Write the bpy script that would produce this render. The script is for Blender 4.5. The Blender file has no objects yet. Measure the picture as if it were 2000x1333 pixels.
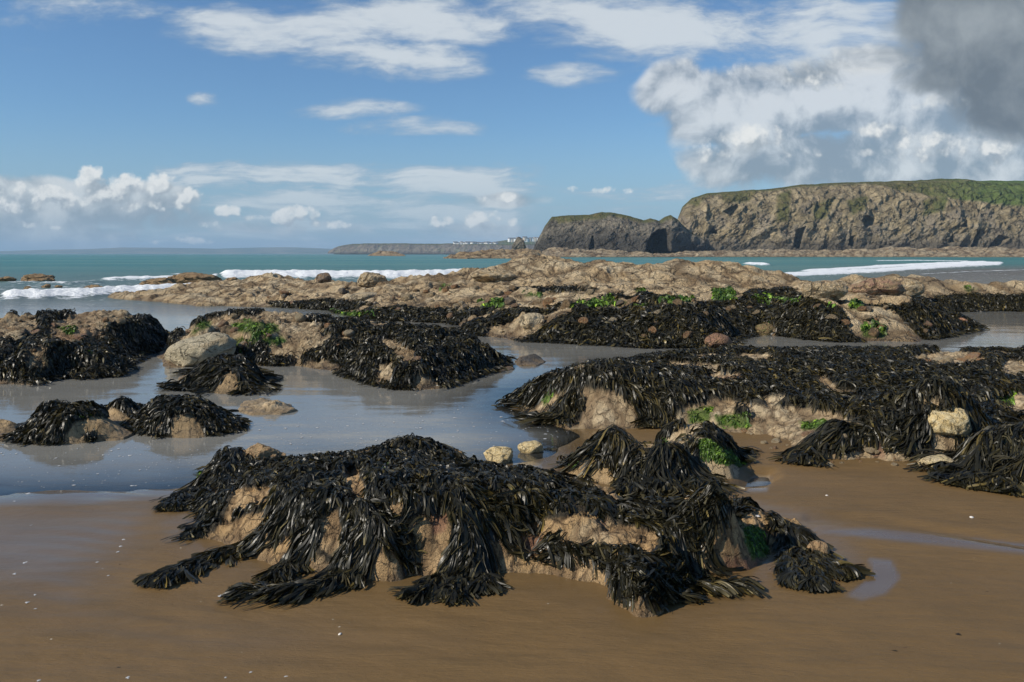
import bpy, math, random
import numpy as np
R = math.radians
SC = bpy.context.scene
COL = SC.collection
rng = np.random.default_rng(7)
# ------------------------------------------------------------------ camera, world, sun, exposure
H, F, CX, HY = 1.5, 1667.0, 1000.0, 496.0          # eye height; focal length and principal point of the 2000 px photograph
cam = bpy.data.cameras.new("camera"); camo = bpy.data.objects.new("camera", cam); COL.objects.link(camo)
camo.location = (0, 0, H); camo.rotation_euler = (R(90), 0, 0)
cam.sensor_width = 36; cam.lens = 36 * F / 2000; cam.shift_y = -170.5 / 2000
cam.clip_start = 0.1; cam.clip_end = 40000
SC.camera = camo
SC.view_settings.view_transform = 'Standard'; SC.view_settings.look = 'None'
SC.view_settings.exposure = 0; SC.view_settings.gamma = 1
SC.cycles.max_bounces = 6; SC.cycles.transparent_max_bounces = 12; SC.cycles.volume_bounces = 0
SC.cycles.use_denoising = True
SUN = np.array([-0.78, -0.34, 0.62]); SUN = SUN / np.linalg.norm(SUN)
sl = bpy.data.lights.new("sun", 'SUN'); sl.energy = 4.9; sl.angle = R(0.5); sl.color = (1.0, 0.92, 0.79)
so = bpy.data.objects.new("sun", sl); COL.objects.link(so)
so.rotation_euler = (math.acos(SUN[2]), 0, math.atan2(SUN[0], -SUN[1]))

def build_world():
    w = bpy.data.worlds.new("World"); SC.world = w; w.use_nodes = True
    nt = w.node_tree; nt.nodes.clear(); N = nt.nodes.new; L = nt.links.new
    def sock(i, v):
        if isinstance(v, (int, float)): i.default_value = v
        elif isinstance(v, tuple): i.default_value = v
        else: L(v, i)
    def M(op, a, b=0.0, c=0.0, clamp=False):
        n = N('ShaderNodeMath'); n.operation = op; n.use_clamp = clamp
        for i, v in enumerate((a, b, c)): sock(n.inputs[i], v)
        return n.outputs[0]
    def V(op, a, b=(0, 0, 0)):
        n = N('ShaderNodeVectorMath'); n.operation = op; sock(n.inputs[0], a); sock(n.inputs[1], b)
        return n.outputs['Value'] if op in ('LENGTH', 'DOT_PRODUCT') else n.outputs[0]
    def smooth(x, lo, hi):
        n = N('ShaderNodeMapRange'); n.interpolation_type = 'SMOOTHSTEP'; sock(n.inputs[0], x)
        n.inputs[1].default_value = lo; n.inputs[2].default_value = hi; return n.outputs[0]
    def noise(v, sc, det=6, rough=0.55):
        n = N('ShaderNodeTexNoise'); n.noise_dimensions = '2D'; L(v, n.inputs['Vector'])
        n.inputs['Scale'].default_value = sc; n.inputs['Detail'].default_value = det; n.inputs['Roughness'].default_value = rough
        return n.outputs['Fac']
    def mixc(f, a, b):
        n = N('ShaderNodeMix'); n.data_type = 'RGBA'; sock(n.inputs[0], f); sock(n.inputs[6], a); sock(n.inputs[7], b); return n.outputs[2]
    tc = N('ShaderNodeTexCoord'); sp = N('ShaderNodeSeparateXYZ'); L(tc.outputs['Generated'], sp.inputs[0])
    y = M('MAXIMUM', sp.outputs[1], 0.05)
    u = M('DIVIDE', sp.outputs[0], y); v = M('DIVIDE', sp.outputs[2], y)
    cb = N('ShaderNodeCombineXYZ'); L(u, cb.inputs[0]); L(v, cb.inputs[1]); p0 = cb.outputs[0]
    def blobs(p, lst):
        acc = None
        for (px, py, rx, ry, s) in lst:
            c = ((px - CX) / F, (HY - py) / F, 0)
            d = V('MULTIPLY', V('SUBTRACT', p, c), (F / rx, F / ry, 0))
            q = M('MULTIPLY_ADD', V('DOT_PRODUCT', d, d), -s, s)
            q = M('MAXIMUM', q, 0.0) if acc is None else M('MAXIMUM', q, acc)
            acc = q
        return acc
    # thin high cloud: soft streaks
    streaks = [(150, 22, 260, 42, .8), (420, 60, 90, 22, .5), (60, 86, 110, 10, .4), (560, 62, 280, 70, 1.1), (800, 35, 360, 66, 1.1), (740, 118, 230, 52, 1.25), (830, 140, 150, 30, .7),
               (1120, 145, 110, 34, 1.0), (1050, 20, 330, 60, .8), (1260, 62, 240, 85, 1.3), (1480, 55, 280, 85, 1.1), (1650, 60, 200, 110, 1.1), (1580, 130, 160, 50, .8),
               (690, 218, 160, 26, .65), (800, 252, 170, 24, .7), (395, 198, 60, 18, .5), (560, 348, 430, 50, 1.25), (900, 365, 480, 56, 1.2), (1180, 385, 340, 50, 1.15), (700, 410, 800, 76, 1.1),
               (300, 458, 800, 60, .9), (1000, 470, 800, 50, .8), (1000, 385, 110, 20, 1.0), (1160, 372, 130, 16, .9), (1250, 240, 300, 30, .25),
               (300, -330, 500, 140, .9), (1200, -260, 600, 130, 1.0), (-400, -100, 300, 120, .8), (2400, -200, 500, 200, 1.2), (700, -700, 900, 250, 1.0), (-300, -600, 500, 200, .8)]
    wn = N('ShaderNodeTexNoise'); L(p0, wn.inputs['Vector']); wn.inputs['Scale'].default_value = 6.0; wn.inputs['Detail'].default_value = 4.0
    pw = V('ADD', p0, V('MULTIPLY', V('SUBTRACT', wn.outputs['Color'], (.5, .5, .5)), (.11, .035, 0)))
    sw = V('MULTIPLY', pw, (1.0, 3.4, 0))
    ns = noise(sw, 6.0, 8, 0.62); ns2 = noise(sw, 21.0, 6, 0.65)
    ns3 = noise(V('MULTIPLY', pw, (1.0, 11.0, 0)), 5.0, 7, .6)
    bs = blobs(pw, streaks)
    ds = M('ADD', M('ADD', bs, M('MULTIPLY_ADD', ns, 2.6, -1.34)), M('MULTIPLY_ADD', ns2, .7, -.35))
    ds = M('ADD', ds, M('MULTIPLY', smooth(v, .14, .08), M('MULTIPLY_ADD', ns3, 3.0, -1.75)))
    fs = M('MULTIPLY', smooth(ds, 0.10, 1.15), smooth(bs, 0.0, 0.35))
    # grey bodies of the heaped cloud, soft
    bodies = [(60, 400, 170, 70, 1.0), (230, 395, 210, 60, 1.0), (120, 455, 330, 40, .8), (330, 430, 150, 45, .8), (560, 450, 260, 22, .5), (900, 448, 200, 20, .45), (985, 388, 110, 20, .6), (-250, 400, 250, 90, 1.1),
              (1500, 200, 220, 95, 1.15), (1300, 175, 80, 70, .85), (1620, 190, 160, 95, 1.15), (1460, 320, 150, 70, 1.0), (1650, 315, 300, 75, 1.2), (1850, 300, 300, 85, 1.2), (1800, 190, 240, 130, 1.3), (1950, 200, 260, 200, 1.5), (1420, 240, 150, 80, .9), (2300, 250, 400, 250, 1.5)]
    bb = blobs(pw, bodies); nb0 = noise(pw, 9.0, 8, 0.58)
    n_top = M('SUBTRACT', nb0, noise(V('ADD', pw, (-.012, .02, 0)), 9.0, 8, 0.58))
    db = M('ADD', bb, M('MULTIPLY_ADD', nb0, 2.4, -1.35))
    fb = M('MULTIPLY', smooth(db, 0.0, .55), smooth(bb, 0.0, 0.35))
    # bright crisp heads
    heaps = [(30, 388, 70, 40, 1.2), (105, 382, 50, 26, 1.2), (70, 408, 70, 24, 1.0), (150, 400, 90, 26, 1.0), (180, 352, 60, 36, 1.25), (210, 372, 60, 30, 1.1), (290, 364, 90, 34, 1.3), (345, 385, 60, 30, 1.2), (270, 392, 90, 26, 1.0), (245, 405, 32, 16, 1.0), (352, 410, 50, 20, 1.1), (40, 440, 50, 12, .8), (110, 445, 30, 9, .8),
             (445, 412, 36, 19, 1.1), (492, 424, 28, 11, .9), (560, 425, 40, 22, 1.1), (588, 416, 44, 24, 1.15), (640, 440, 60, 13, .95), (410, 438, 40, 12, .9), (360, 470, 90, 11, .8), (320, 472, 40, 9, .8), (860, 434, 46, 20, 1.15), (945, 430, 44, 28, 1.25),
             (1008, 433, 22, 16, 1.05), (970, 386, 60, 15, 1.05), (1160, 372, 90, 12, .9), (1300, 362, 34, 12, .9),
             (1455, 268, 100, 42, 1.2), (1420, 300, 80, 40, 1.1), (1560, 300, 60, 26, .8), (1720, 258, 90, 24, 1.2), (1690, 298, 34, 14, 1.1), (1800, 285, 110, 38, 1.25), (1930, 300, 100, 40, 1.15), (1590, 150, 80, 44, .95), (1840, 205, 90, 34, .85), (1440, 140, 60, 40, .5), (2200, 330, 200, 60, 1.1)]
    def heap(p):
        n1 = noise(p, 34.0, 9, 0.58)
        vo = N('ShaderNodeTexVoronoi'); vo.voronoi_dimensions = '2D'; vo.feature = 'SMOOTH_F1'; vo.inputs['Scale'].default_value = 52; vo.inputs['Smoothness'].default_value = .7; vo.inputs['Detail'].default_value = 2.0
        q = N('ShaderNodeTexNoise'); L(p, q.inputs['Vector']); q.inputs['Scale'].default_value = 25
        L(V('ADD', p, V('MULTIPLY', q.outputs['Color'], (.02, .02, 0))), vo.inputs['Vector'])
        b = blobs(p, heaps)
        d = M('ADD', M('MULTIPLY', b, 1.05), M('MULTIPLY_ADD', n1, 2.5, -1.48))
        return M('ADD', d, M('MULTIPLY_ADD', vo.outputs['Distance'], -.75, .25)), b
    h0, b0 = heap(p0)
    h1, b1 = heap(V('ADD', p0, (-0.007, 0.012, 0)))
    soft = smooth(u, 0.10, 0.22); ed = M('MULTIPLY_ADD', soft, .30, .42)
    fh = M('MULTIPLY', smooth(M('DIVIDE', M('SUBTRACT', h0, .0), ed), 0.0, 1.6), smooth(b0, 0.0, 0.35))
    lit = M('MULTIPLY_ADD', M('SUBTRACT', h0, h1), .75, 0.34, clamp=True)
    low = smooth(v, .10, .0)            # the lower, the more air in front
    dark = blobs(pw, [(1900, 80, 200, 150, 1.3), (1800, 20, 110, 100, 1.1), (1990, 170, 170, 130, 1.3), (2010, 250, 90, 40, .7), (2300, 150, 350, 270, 1.6), (1850, 150, 130, 60, .9)])
    nd = noise(pw, 12.0, 8, 0.55)
    dk = M('MULTIPLY', smooth(M('ADD', dark, M('MULTIPLY_ADD', nd, 1.6, -.95)), -.10, .52), smooth(dark, 0.0, .35))
    K = 10.0     # divided out again by the background strength of 0.1
    def rgb(r, g, b): return (r * K, g * K, b * K, 1)
    hc = mixc(smooth(lit, .0, .85), rgb(.36, .42, .47), rgb(.86, .87, .85))
    hc = mixc(M('MULTIPLY', smooth(noise(p0, 60.0, 6, .6), .48, .7), .35), hc, rgb(.46, .52, .56))
    hc = mixc(M('MULTIPLY', low, .22), hc, rgb(.42, .53, .60))
    lb = smooth(M('ADD', M('MULTIPLY_ADD', noise(pw, 9.0, 6, .56), 3.2, -1.6), M('MULTIPLY_ADD', n_top, 3.2, .34)), -.25, 1.25)
    bc = mixc(lb, rgb(.25, .295, .34), rgb(.76, .775, .77))
    bc = mixc(M('MULTIPLY', low, .55), bc, rgb(.33, .44, .53))
    dc = mixc(M('MULTIPLY_ADD', M('ADD', M('MULTIPLY', nd, .4), M('MULTIPLY', noise(pw, 6.0, 6, .6), .6)), 3.0, -1.15, clamp=True), rgb(.155, .19, .225), rgb(.33, .37, .40))
    scn = mixc(smooth(ds, .2, 1.3), rgb(.36, .44, .53), rgb(.70, .745, .77))
    scn = mixc(M('MULTIPLY', smooth(v, .12, .02), .6), scn, rgb(.40, .53, .62))
    sky = N('ShaderNodeTexSky'); sky.sky_type = 'NISHITA'; sky.sun_disc = False
    sky.sun_elevation = math.asin(SUN[2]); sky.sun_rotation = math.atan2(SUN[0], SUN[1]) % (2 * math.pi)
    sky.air_density = 1.0; sky.dust_density = 0.3; sky.ozone_density = 1.8
    hz = smooth(sp.outputs[2], .16, 0.0)
    skc = mixc(M('MULTIPLY', hz, .8), V('MULTIPLY', sky.outputs[0], (0.66, 0.90, 1.12)), rgb(.29, .43, .56))
    up = smooth(sp.outputs[2], -0.01, 0.01)
    fwd = smooth(sp.outputs[1], 0.06, 0.2)
    vis = M('MULTIPLY', up, fwd)
    c = mixc(M('MULTIPLY', M('MULTIPLY', fs, .85), vis), skc, scn)
    c = mixc(M('MULTIPLY', M('MULTIPLY', fb, .80), vis), c, bc)
    c = mixc(M('MULTIPLY', M('MULTIPLY', fh, .95), vis), c, hc)
    c = mixc(M('MULTIPLY', dk, vis), c, dc)
    bg = N('ShaderNodeBackground'); L(c, bg.inputs[0]); bg.inputs[1].default_value = 0.1
    o = N('ShaderNodeOutputWorld'); L(bg.outputs[0], o.inputs[0])
build_world()

# ------------------------------------------------------------------ numeric helpers
def _hash(ix, iy, iz, seed):
    h = (ix.astype(np.int64) * 374761393 + iy.astype(np.int64) * 668265263 + iz.astype(np.int64) * 2147483647 + seed * 974711) & 0xffffffff
    h = ((h ^ (h >> 13)) * 1274126177) & 0xffffffff
    h = ((h ^ (h >> 15)) * 2246822519) & 0xffffffff
    return (h ^ (h >> 16)) & 0xffffffff
def _h01(ix, iy, iz, seed): return _hash(ix, iy, iz, seed) / 4294967295.0
def vnoise(x, y, z=None, seed=0):
    """gradient noise, about -1..1"""
    x = np.asarray(x, float); y = np.asarray(y, float); z = np.zeros_like(x) if z is None else np.asarray(z, float)
    ix, iy, iz = np.floor(x), np.floor(y), np.floor(z)
    fx, fy, fz = x - ix, y - iy, z - iz
    ix, iy, iz = ix.astype(np.int64), iy.astype(np.int64), iz.astype(np.int64)
    s = lambda t: t * t * t * (t * (t * 6 - 15) + 10)
    ux, uy, uz = s(fx), s(fy), s(fz)
    flat = not np.any(fz)
    def g(a, b, c):
        h = _hash(ix + a, iy + b, iz + c, seed)
        gx = (h & 1023) / 511.5 - 1; gy = ((h >> 10) & 1023) / 511.5 - 1; gz = ((h >> 20) & 1023) / 511.5 - 1
        return gx * (fx - a) + gy * (fy - b) + gz * (fz - c)
    def plane(c):
        a = g(0, 0, c); b = g(1, 0, c); d = g(0, 1, c); e = g(1, 1, c)
        l = a + (b - a) * ux; m = d + (e - d) * ux
        return l + (m - l) * uy
    p = plane(0)
    if flat: return p * 1.3
    q = plane(1)
    return (p + (q - p) * uz) * 1.3
def fbm(x, y, z=None, o=4, seed=0, gain=.5, ridged=False):
    t = 0; a = 1; n = 0; f = 1.0
    for i in range(o):
        v = vnoise(x * f, y * f, None if z is None else z * f, seed + i * 17)
        if ridged: v = 1 - 2 * np.abs(v)
        t = t + a * v; n += a; a *= gain; f *= 2.03
    return t / n
def worley(x, y, seed=0):
    ix, iy = np.floor(x), np.floor(y)
    f1 = np.full(np.shape(x), 9.0); f2 = f1.copy(); idc = np.zeros(np.shape(x))
    for a in (-1, 0, 1):
        for b in (-1, 0, 1):
            cx, cy = ix + a, iy + b; z = np.zeros_like(cx)
            jx = _h01(cx, cy, z, seed); jy = _h01(cx, cy, z, seed + 5)
            d = np.hypot(cx + jx - x, cy + jy - y)
            rr = _h01(cx, cy, z, seed + 9)
            near = d < f1
            f2 = np.where(near, f1, np.minimum(f2, d)); idc = np.where(near, rr, idc); f1 = np.where(near, d, f1)
    return f1, f2, idc
def sstep(x, a, b):
    t = np.clip((x - a) / (b - a), 0, 1); return t * t * (3 - 2 * t)
def mixv(a, b, t): return a + (b - a) * t
def poly_sd(px, py, poly):
    """signed distance, positive inside"""
    poly = np.asarray(poly, float); n = len(poly)
    px = np.asarray(px, float); py = np.asarray(py, float)
    d = np.full(px.shape, 1e18); ins = np.zeros(px.shape, bool)
    for i in range(n):
        ax, ay = poly[i]; bx, by = poly[(i + 1) % n]
        ex, ey = bx - ax, by - ay; wx, wy = px - ax, py - ay
        t = np.clip((wx * ex + wy * ey) / max(ex * ex + ey * ey, 1e-12), 0, 1)
        d = np.minimum(d, (wx - ex * t) ** 2 + (wy - ey * t) ** 2)
        c = (ay > py) != (by > py)
        with np.errstate(divide='ignore', invalid='ignore'):
            ins ^= c & (px < (bx - ax) * (py - ay) / (by - ay if by != ay else 1e-12) + ax)
    return np.where(ins, 1, -1) * np.sqrt(d)
def P(px, py, z=0.0):                       # point of the photograph at a known height
    D = (H - z) * F / (py - HY); return ((px - CX) / F * D, D, z)
def Q(px, py, D):                           # point of the photograph at a known distance
    return ((px - CX) / F * D, D, H - (py - HY) / F * D)
def proj(X, Y, Z): return CX + F * X / Y, HY + F * (H - Z) / Y
def in_polys(px, py, polys):
    m = np.full(np.shape(px), -1e9)
    for p in polys: m = np.maximum(m, poly_sd(px, py, p))
    return m

# ------------------------------------------------------------------ mesh + material helpers
def mesh_obj(name, V, Fc, mat=None, parent=None, cols=None, attrs=None, smooth=True, mats=None, mi=None):
    V = np.asarray(V, np.float32); Fc = np.asarray(Fc, np.int32); k = Fc.shape[1]
    m = bpy.data.meshes.new(name)
    m.vertices.add(len(V)); m.vertices.foreach_set('co', V.ravel())
    m.loops.add(Fc.size); m.loops.foreach_set('vertex_index', Fc.ravel())
    m.polygons.add(len(Fc)); m.polygons.foreach_set('loop_start', np.arange(0, Fc.size, k, dtype=np.int32))
    if smooth: m.polygons.foreach_set('use_smooth', np.ones(len(Fc), bool))
    if mi is not None: m.polygons.foreach_set('material_index', np.asarray(mi, np.int32))
    m.update(calc_edges=True)
    if cols is not None:
        c = np.ones((len(V), 4), np.float32); c[:, :3] = cols
        a = m.attributes.new('Col', 'FLOAT_COLOR', 'POINT'); a.data.foreach_set('color', c.ravel())
    for kk, vv in (attrs or {}).items():
        a = m.attributes.new(kk, 'FLOAT', 'POINT'); a.data.foreach_set('value', np.asarray(vv, np.float32))
    for mm in (mats or ([mat] if mat else [])): m.materials.append(mm)
    o = bpy.data.objects.new(name, m); COL.objects.link(o)
    if parent is not None: o.parent = parent
    return o
def tag(o, label=None, cat=None, group=None, kind=None):
    if label: o['label'] = label
    if cat: o['category'] = cat
    if group: o['group'] = group
    if kind: o['kind'] = kind
    return o
def grid_faces(nr, nc):
    i = np.arange(nr * nc).reshape(nr, nc)
    return np.stack([i[:-1, :-1], i[:-1, 1:], i[1:, 1:], i[1:, :-1]], -1).reshape(-1, 4)
class NT:
    def __init__(s, name):
        s.m = bpy.data.materials.new(name); s.m.use_nodes = True; s.t = s.m.node_tree; s.t.nodes.clear()
        s.out = s.n('ShaderNodeOutputMaterial')
    def n(s, k, **kw):
        n = s.t.nodes.new(k)
        for a, b in kw.items(): setattr(n, a, b)
        return n
    def set(s, i, v):
        if isinstance(v, bpy.types.NodeSocket): s.t.links.new(v, i)
        else: i.default_value = v
    def math(s, op, a, b=0.0, c=0.0, clamp=False):
        n = s.n('ShaderNodeMath', operation=op, use_clamp=clamp)
        for i, v in enumerate((a, b, c)): s.set(n.inputs[i], v)
        return n.outputs[0]
    def attr(s, k, f=True):
        n = s.n('ShaderNodeAttribute', attribute_name=k); return n.outputs['Fac'] if f else n.outputs['Color']
    def noise(s, sc, det=4, rough=.55, vec=None, stretch=None):
        n = s.n('ShaderNodeTexNoise'); n.inputs['Scale'].default_value = sc; n.inputs['Detail'].default_value = det; n.inputs['Roughness'].default_value = rough
        if vec is None: vec = s.n('ShaderNodeTexCoord').outputs['Object']
        if stretch:
            mp = s.n('ShaderNodeMapping'); mp.inputs['Scale'].default_value = stretch; s.set(mp.inputs[0], vec); vec = mp.outputs[0]
        s.set(n.inputs['Vector'], vec); return n.outputs['Fac']
    def voro(s, sc, feat='F1'):
        n = s.n('ShaderNodeTexVoronoi', feature=feat); n.inputs['Scale'].default_value = sc
        s.set(n.inputs['Vector'], s.n('ShaderNodeTexCoord').outputs['Object']); return n.outputs['Distance']
    def ramp(s, x, lo, hi, a=0.0, b=1.0):
        n = s.n('ShaderNodeMapRange', interpolation_type='SMOOTHSTEP'); s.set(n.inputs[0], x)
        for i, v in enumerate((lo, hi, a, b)): s.set(n.inputs[i + 1], v)
        return n.outputs[0]
    def mix(s, f, a, b, blend='MIX'):
        n = s.n('ShaderNodeMix', data_type='RGBA', blend_type=blend); s.set(n.inputs[0], f); s.set(n.inputs[6], a); s.set(n.inputs[7], b); return n.outputs[2]
    def bump(s, h, dist, st=1.0, nrm=None):
        n = s.n('ShaderNodeBump'); s.set(n.inputs['Height'], h); n.inputs['Distance'].default_value = dist; s.set(n.inputs['Strength'], st)
        if nrm is not None: s.set(n.inputs['Normal'], nrm)
        return n.outputs[0]
    def bsdf(s, col, rough=.6, spec=.5, nrm=None):
        n = s.n('ShaderNodeBsdfPrincipled'); s.set(n.inputs['Base Color'], col); s.set(n.inputs['Roughness'], rough); s.set(n.inputs['Specular IOR Level'], spec)
        if nrm is not None: s.set(n.inputs['Normal'], nrm)
        return n.outputs[0]
    def done(s, sh): s.t.links.new(sh, s.out.inputs[0]); return s.m
def rock_mat(name, sc, dist, spec=.25, rough=.8, var=.5):
    """sc = size in metres of the coarsest grain"""
    t = NT(name); f = 1.0 / sc
    n1 = t.noise(f, 6, .62); n2 = t.noise(f * 6, 5, .65); v = t.voro(f * 5)
    fac = t.math('MULTIPLY_ADD', n2, 1.5, t.math('MULTIPLY_ADD', n1, 1.0, -.25))            # about 0.5..1.6
    col = t.mix(1.0, t.attr('Col', False), (lambda c: c)(t.n('ShaderNodeCombineXYZ').outputs[0]), 'MULTIPLY') if False else None
    cx = t.n('ShaderNodeCombineColor'); 
    g = t.math('MULTIPLY_ADD', t.math('SUBTRACT', fac, 1.0), var, 1.0)
    for i in range(3): t.set(cx.inputs[i], g)
    col = t.mix(1.0, t.attr('Col', False), cx.outputs[0], 'MULTIPLY')
    v2 = t.voro(f * 15); v3 = t.noise(f * 22, 3, .6)
    k2 = t.math('MULTIPLY', t.ramp(v2, .12, .5, 1.75, 1.08), t.ramp(v3, .30, .55, .62, 1.22)); c2 = t.n('ShaderNodeCombineColor')
    for i in range(3): t.set(c2.inputs[i], k2)
    col = t.mix(1.0, col, c2.outputs[0], 'MULTIPLY')
    tcv = t.n('ShaderNodeTexCoord').outputs['Object']; nz = t.n('ShaderNodeTexNoise'); nz.inputs['Scale'].default_value = f * 1.2; nz.inputs['Detail'].default_value = 3; t.set(nz.inputs['Vector'], tcv)
    va = t.n('ShaderNodeVectorMath', operation='MULTIPLY_ADD'); t.set(va.inputs[0], nz.outputs['Color']); va.inputs[1].default_value = (sc * 1.1,) * 3; t.set(va.inputs[2], tcv)
    ve = t.n('ShaderNodeTexVoronoi', feature='DISTANCE_TO_EDGE'); ve.inputs['Scale'].default_value = f * .62; t.set(ve.inputs['Vector'], va.outputs[0])
    crk = t.ramp(t.math('ADD', ve.outputs['Distance'], t.math('MULTIPLY_ADD', n1, .25, -.12)), .0, .05)
    col = t.mix(t.math('MULTIPLY_ADD', crk, -.6, .6), col, (.03, .022, .014, 1))
    pit = t.math('ADD', t.ramp(v, .0, .30, 0.0, 1.0), t.math('MULTIPLY', crk, 1.6))
    h = t.math('ADD', t.math('MULTIPLY', n1, 1.2), t.math('ADD', t.math('MULTIPLY', n2, .8), t.math('ADD', t.math('MULTIPLY', pit, .22), t.math('MULTIPLY', v3, .22))))
    w = t.attr('wet')
    ro = t.math('MULTIPLY_ADD', w, -(rough - .32), rough)
    sp = t.math('MULTIPLY_ADD', w, .35, spec)
    return t.done(t.bsdf(col, ro, sp, t.bump(h, dist, 1.0)))
M_rock_near = rock_mat('barnacled_rock_near', .05, .022, var=.7)
M_rock_mid = rock_mat('barnacled_rock_mid', .14, .075, var=.75)
M_rock_far = rock_mat('barnacled_rock_far', .35, .2, var=.8)
M_cliff = rock_mat('cliff_rock', 4.0, 2.2, spec=.1, var=.6)
def weed_mat(name, rough=.36, spec=.5):
    t = NT(name)
    c = t.attr('Col', False)
    n = t.noise(160.0, 2)
    nr = t.math('MULTIPLY_ADD', n, .3, rough - .15)
    p = t.n('ShaderNodeBsdfPrincipled'); t.set(p.inputs['Base Color'], c); t.set(p.inputs['Roughness'], nr); t.set(p.inputs['Specular IOR Level'], spec)
    tr = t.n('ShaderNodeBsdfTranslucent'); t.set(tr.inputs[0], c)
    mx = t.n('ShaderNodeMixShader'); mx.inputs[0].default_value = .12; t.t.links.new(p.outputs[0], mx.inputs[1]); t.t.links.new(tr.outputs[0], mx.inputs[2])
    return t.done(mx.outputs[0])
M_weed = weed_mat('bladder_wrack', .40, .36)
M_green = weed_mat('green_sea_lettuce', .5, .35)

# ------------------------------------------------------------------ height fields
class HF:
    """height sampled on a grid of bearing u = x/y and w = ln(y)"""
    def __init__(s, u0, u1, nu, w0, w1, nw):
        s.u0, s.u1, s.w0, s.w1, s.nu, s.nw = u0, u1, w0, w1, nu, nw
        U, W = np.meshgrid(np.linspace(u0, u1, nu), np.linspace(w0, w1, nw))
        s.Y = np.exp(W); s.X = U * s.Y; s.Z = None
    def sample(s, X, Y, A=None):
        A = s.Z if A is None else A
        Y = np.maximum(Y, .2); a = (X / Y - s.u0) / (s.u1 - s.u0) * (s.nu - 1); b = (np.log(Y) - s.w0) / (s.w1 - s.w0) * (s.nw - 1)
        ok = (a >= 0) & (a <= s.nu - 1) & (b >= 0) & (b <= s.nw - 1)
        i = np.clip(a.astype(int), 0, s.nu - 2); j = np.clip(b.astype(int), 0, s.nw - 2)
        fa = np.clip(a - i, 0, 1); fb = np.clip(b - j, 0, 1)
        r = (A[j, i] * (1 - fa) + A[j, i + 1] * fa) * (1 - fb) + (A[j + 1, i] * (1 - fa) + A[j + 1, i + 1] * fa) * fb
        return np.where(ok, r, -9.0)
ALL_HF = []
def ground(X, Y, hfs=None):
    z = np.full(np.shape(X), -9.0)
    for h in (ALL_HF if hfs is None else hfs): z = np.maximum(z, h.sample(X, Y))
    return z
def hit(px, py, d0=1.8, d1=60.0, hfs=None):
    """where the sight line of the photograph's point meets what is built so far"""
    px = np.atleast_1d(np.asarray(px, float)); py = np.atleast_1d(np.asarray(py, float))
    D = np.exp(np.linspace(math.log(d0), math.log(d1), 1400))[None, :]
    X = ((px - CX) / F)[:, None] * D; Y = np.repeat(D, len(px), 0); Z = H - ((py - HY) / F)[:, None] * D
    b = ground(X, Y, hfs) >= Z
    k = np.argmax(b, 1); k = np.where(b.any(1), k, D.shape[1] - 1); r = np.arange(len(px))
    return np.stack([X[r, k], Y[r, k], Z[r, k]], 1)
def tps(pts, X, Y, lam=1e-4):
    pts = np.asarray(pts, float); c = pts[:, :2].mean(0); s = np.ptp(pts[:, :2], axis=0).max()
    p = (pts[:, :2] - c) / s; n = len(p)
    ph = lambda r2: -np.sqrt(r2 + .012 ** 2)
    K = ph(((p[:, None] - p[None]) ** 2).sum(-1)) + lam * np.eye(n)
    A = np.zeros((n + 1, n + 1)); A[:n, :n] = K; A[:n, n] = 1; A[n, :n] = 1
    w = np.linalg.solve(A, np.concatenate([pts[:, 2], [0.0]]))
    q = np.stack([(X.ravel() - c[0]) / s, (Y.ravel() - c[1]) / s], 1); out = np.zeros(len(q))
    for i in range(0, len(q), 50000):
        a = q[i:i + 50000]; out[i:i + 50000] = ph(((a[:, None] - p[None]) ** 2).sum(-1)) @ w[:n] + w[n]
    return out.reshape(X.shape)

TAN = np.array([.40, .285, .155]); PALE = np.array([.52, .42, .27]); BROWN = np.array([.235, .145, .075]); ORANGE = np.array([.36, .17, .075])
GREY = np.array([.25, .225, .19]); SANDC = np.array([.185, .125, .060]); DARKW = np.array([.016, .016, .010]); PINK = np.array([.36, .2, .14])
def pal(*cs): return np.stack(cs)

# ------------------------------------------------------------------ sand and sea
DRY = [(-1200, 985), (-300, 972), (0, 966), (150, 958), (220, 962), (330, 955), (450, 935), (700, 918), (930, 914), (1040, 902), (1105, 872), (1145, 852), (1100, 836), (1030, 812), (985, 786), (1010, 765), (1100, 742),
       (1250, 708), (1450, 700), (1750, 702), (2050, 704), (2900, 720), (3500, 2400), (-1500, 2400)]
DRYXY = [P(a, b)[:2] for a, b in DRY]
PUDDLE = [P(a, b)[:2] for a, b in [(1452, 958), (1470, 933), (1500, 932), (1505, 945), (1480, 957)]]
def sand_height(X, Y):
    sd = poly_sd(X, Y, DRYXY)
    z = np.where(sd > 0, .055 * (1 - np.exp(-np.maximum(sd, 0) / .9)) + .004 * np.minimum(np.maximum(sd, 0), 3), -.10 * (1 - np.exp(np.minimum(sd, 0) / 1.3)) - .01 * np.maximum(-sd - 4, 0))
    z = z + .012 * fbm(X * .8, Y * .8, o=3, seed=3) * sstep(np.abs(sd), .0, .5) + .006 * vnoise(X * 2.1 + 7, Y * 3.1, seed=5)
    cl = np.array([P(a, b)[:2] for a, b in [(1575, 1034), (1660, 1034), (1760, 1044), (1880, 1064), (2000, 1084), (2300, 1130)]])
    cd = np.abs(Y - np.interp(X, cl[:, 0], cl[:, 1])) + 9 * (X < cl[0, 0]); z = z - .014 * np.exp(-(cd / .06) ** 2) + .006 * np.exp(-((cd - .15) / .06) ** 2)
    rp = sstep(fbm(X * .7 + 3, Y * .7, o=2, seed=51), -.05, .35) * (Y < 9); z = z + .0035 * rp * np.sin(42 * (Y + .12 * X) + 5 * vnoise(X * 2.2, Y * 2.2, seed=52))
    pd = poly_sd(X, Y, PUDDLE); z = z - .075 * sstep(pd, -.10, .06)
    return np.maximum(z, -4.0)
sand = HF(-1.5, 1.5, 620, math.log(1.2), math.log(12000), 900)
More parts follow.
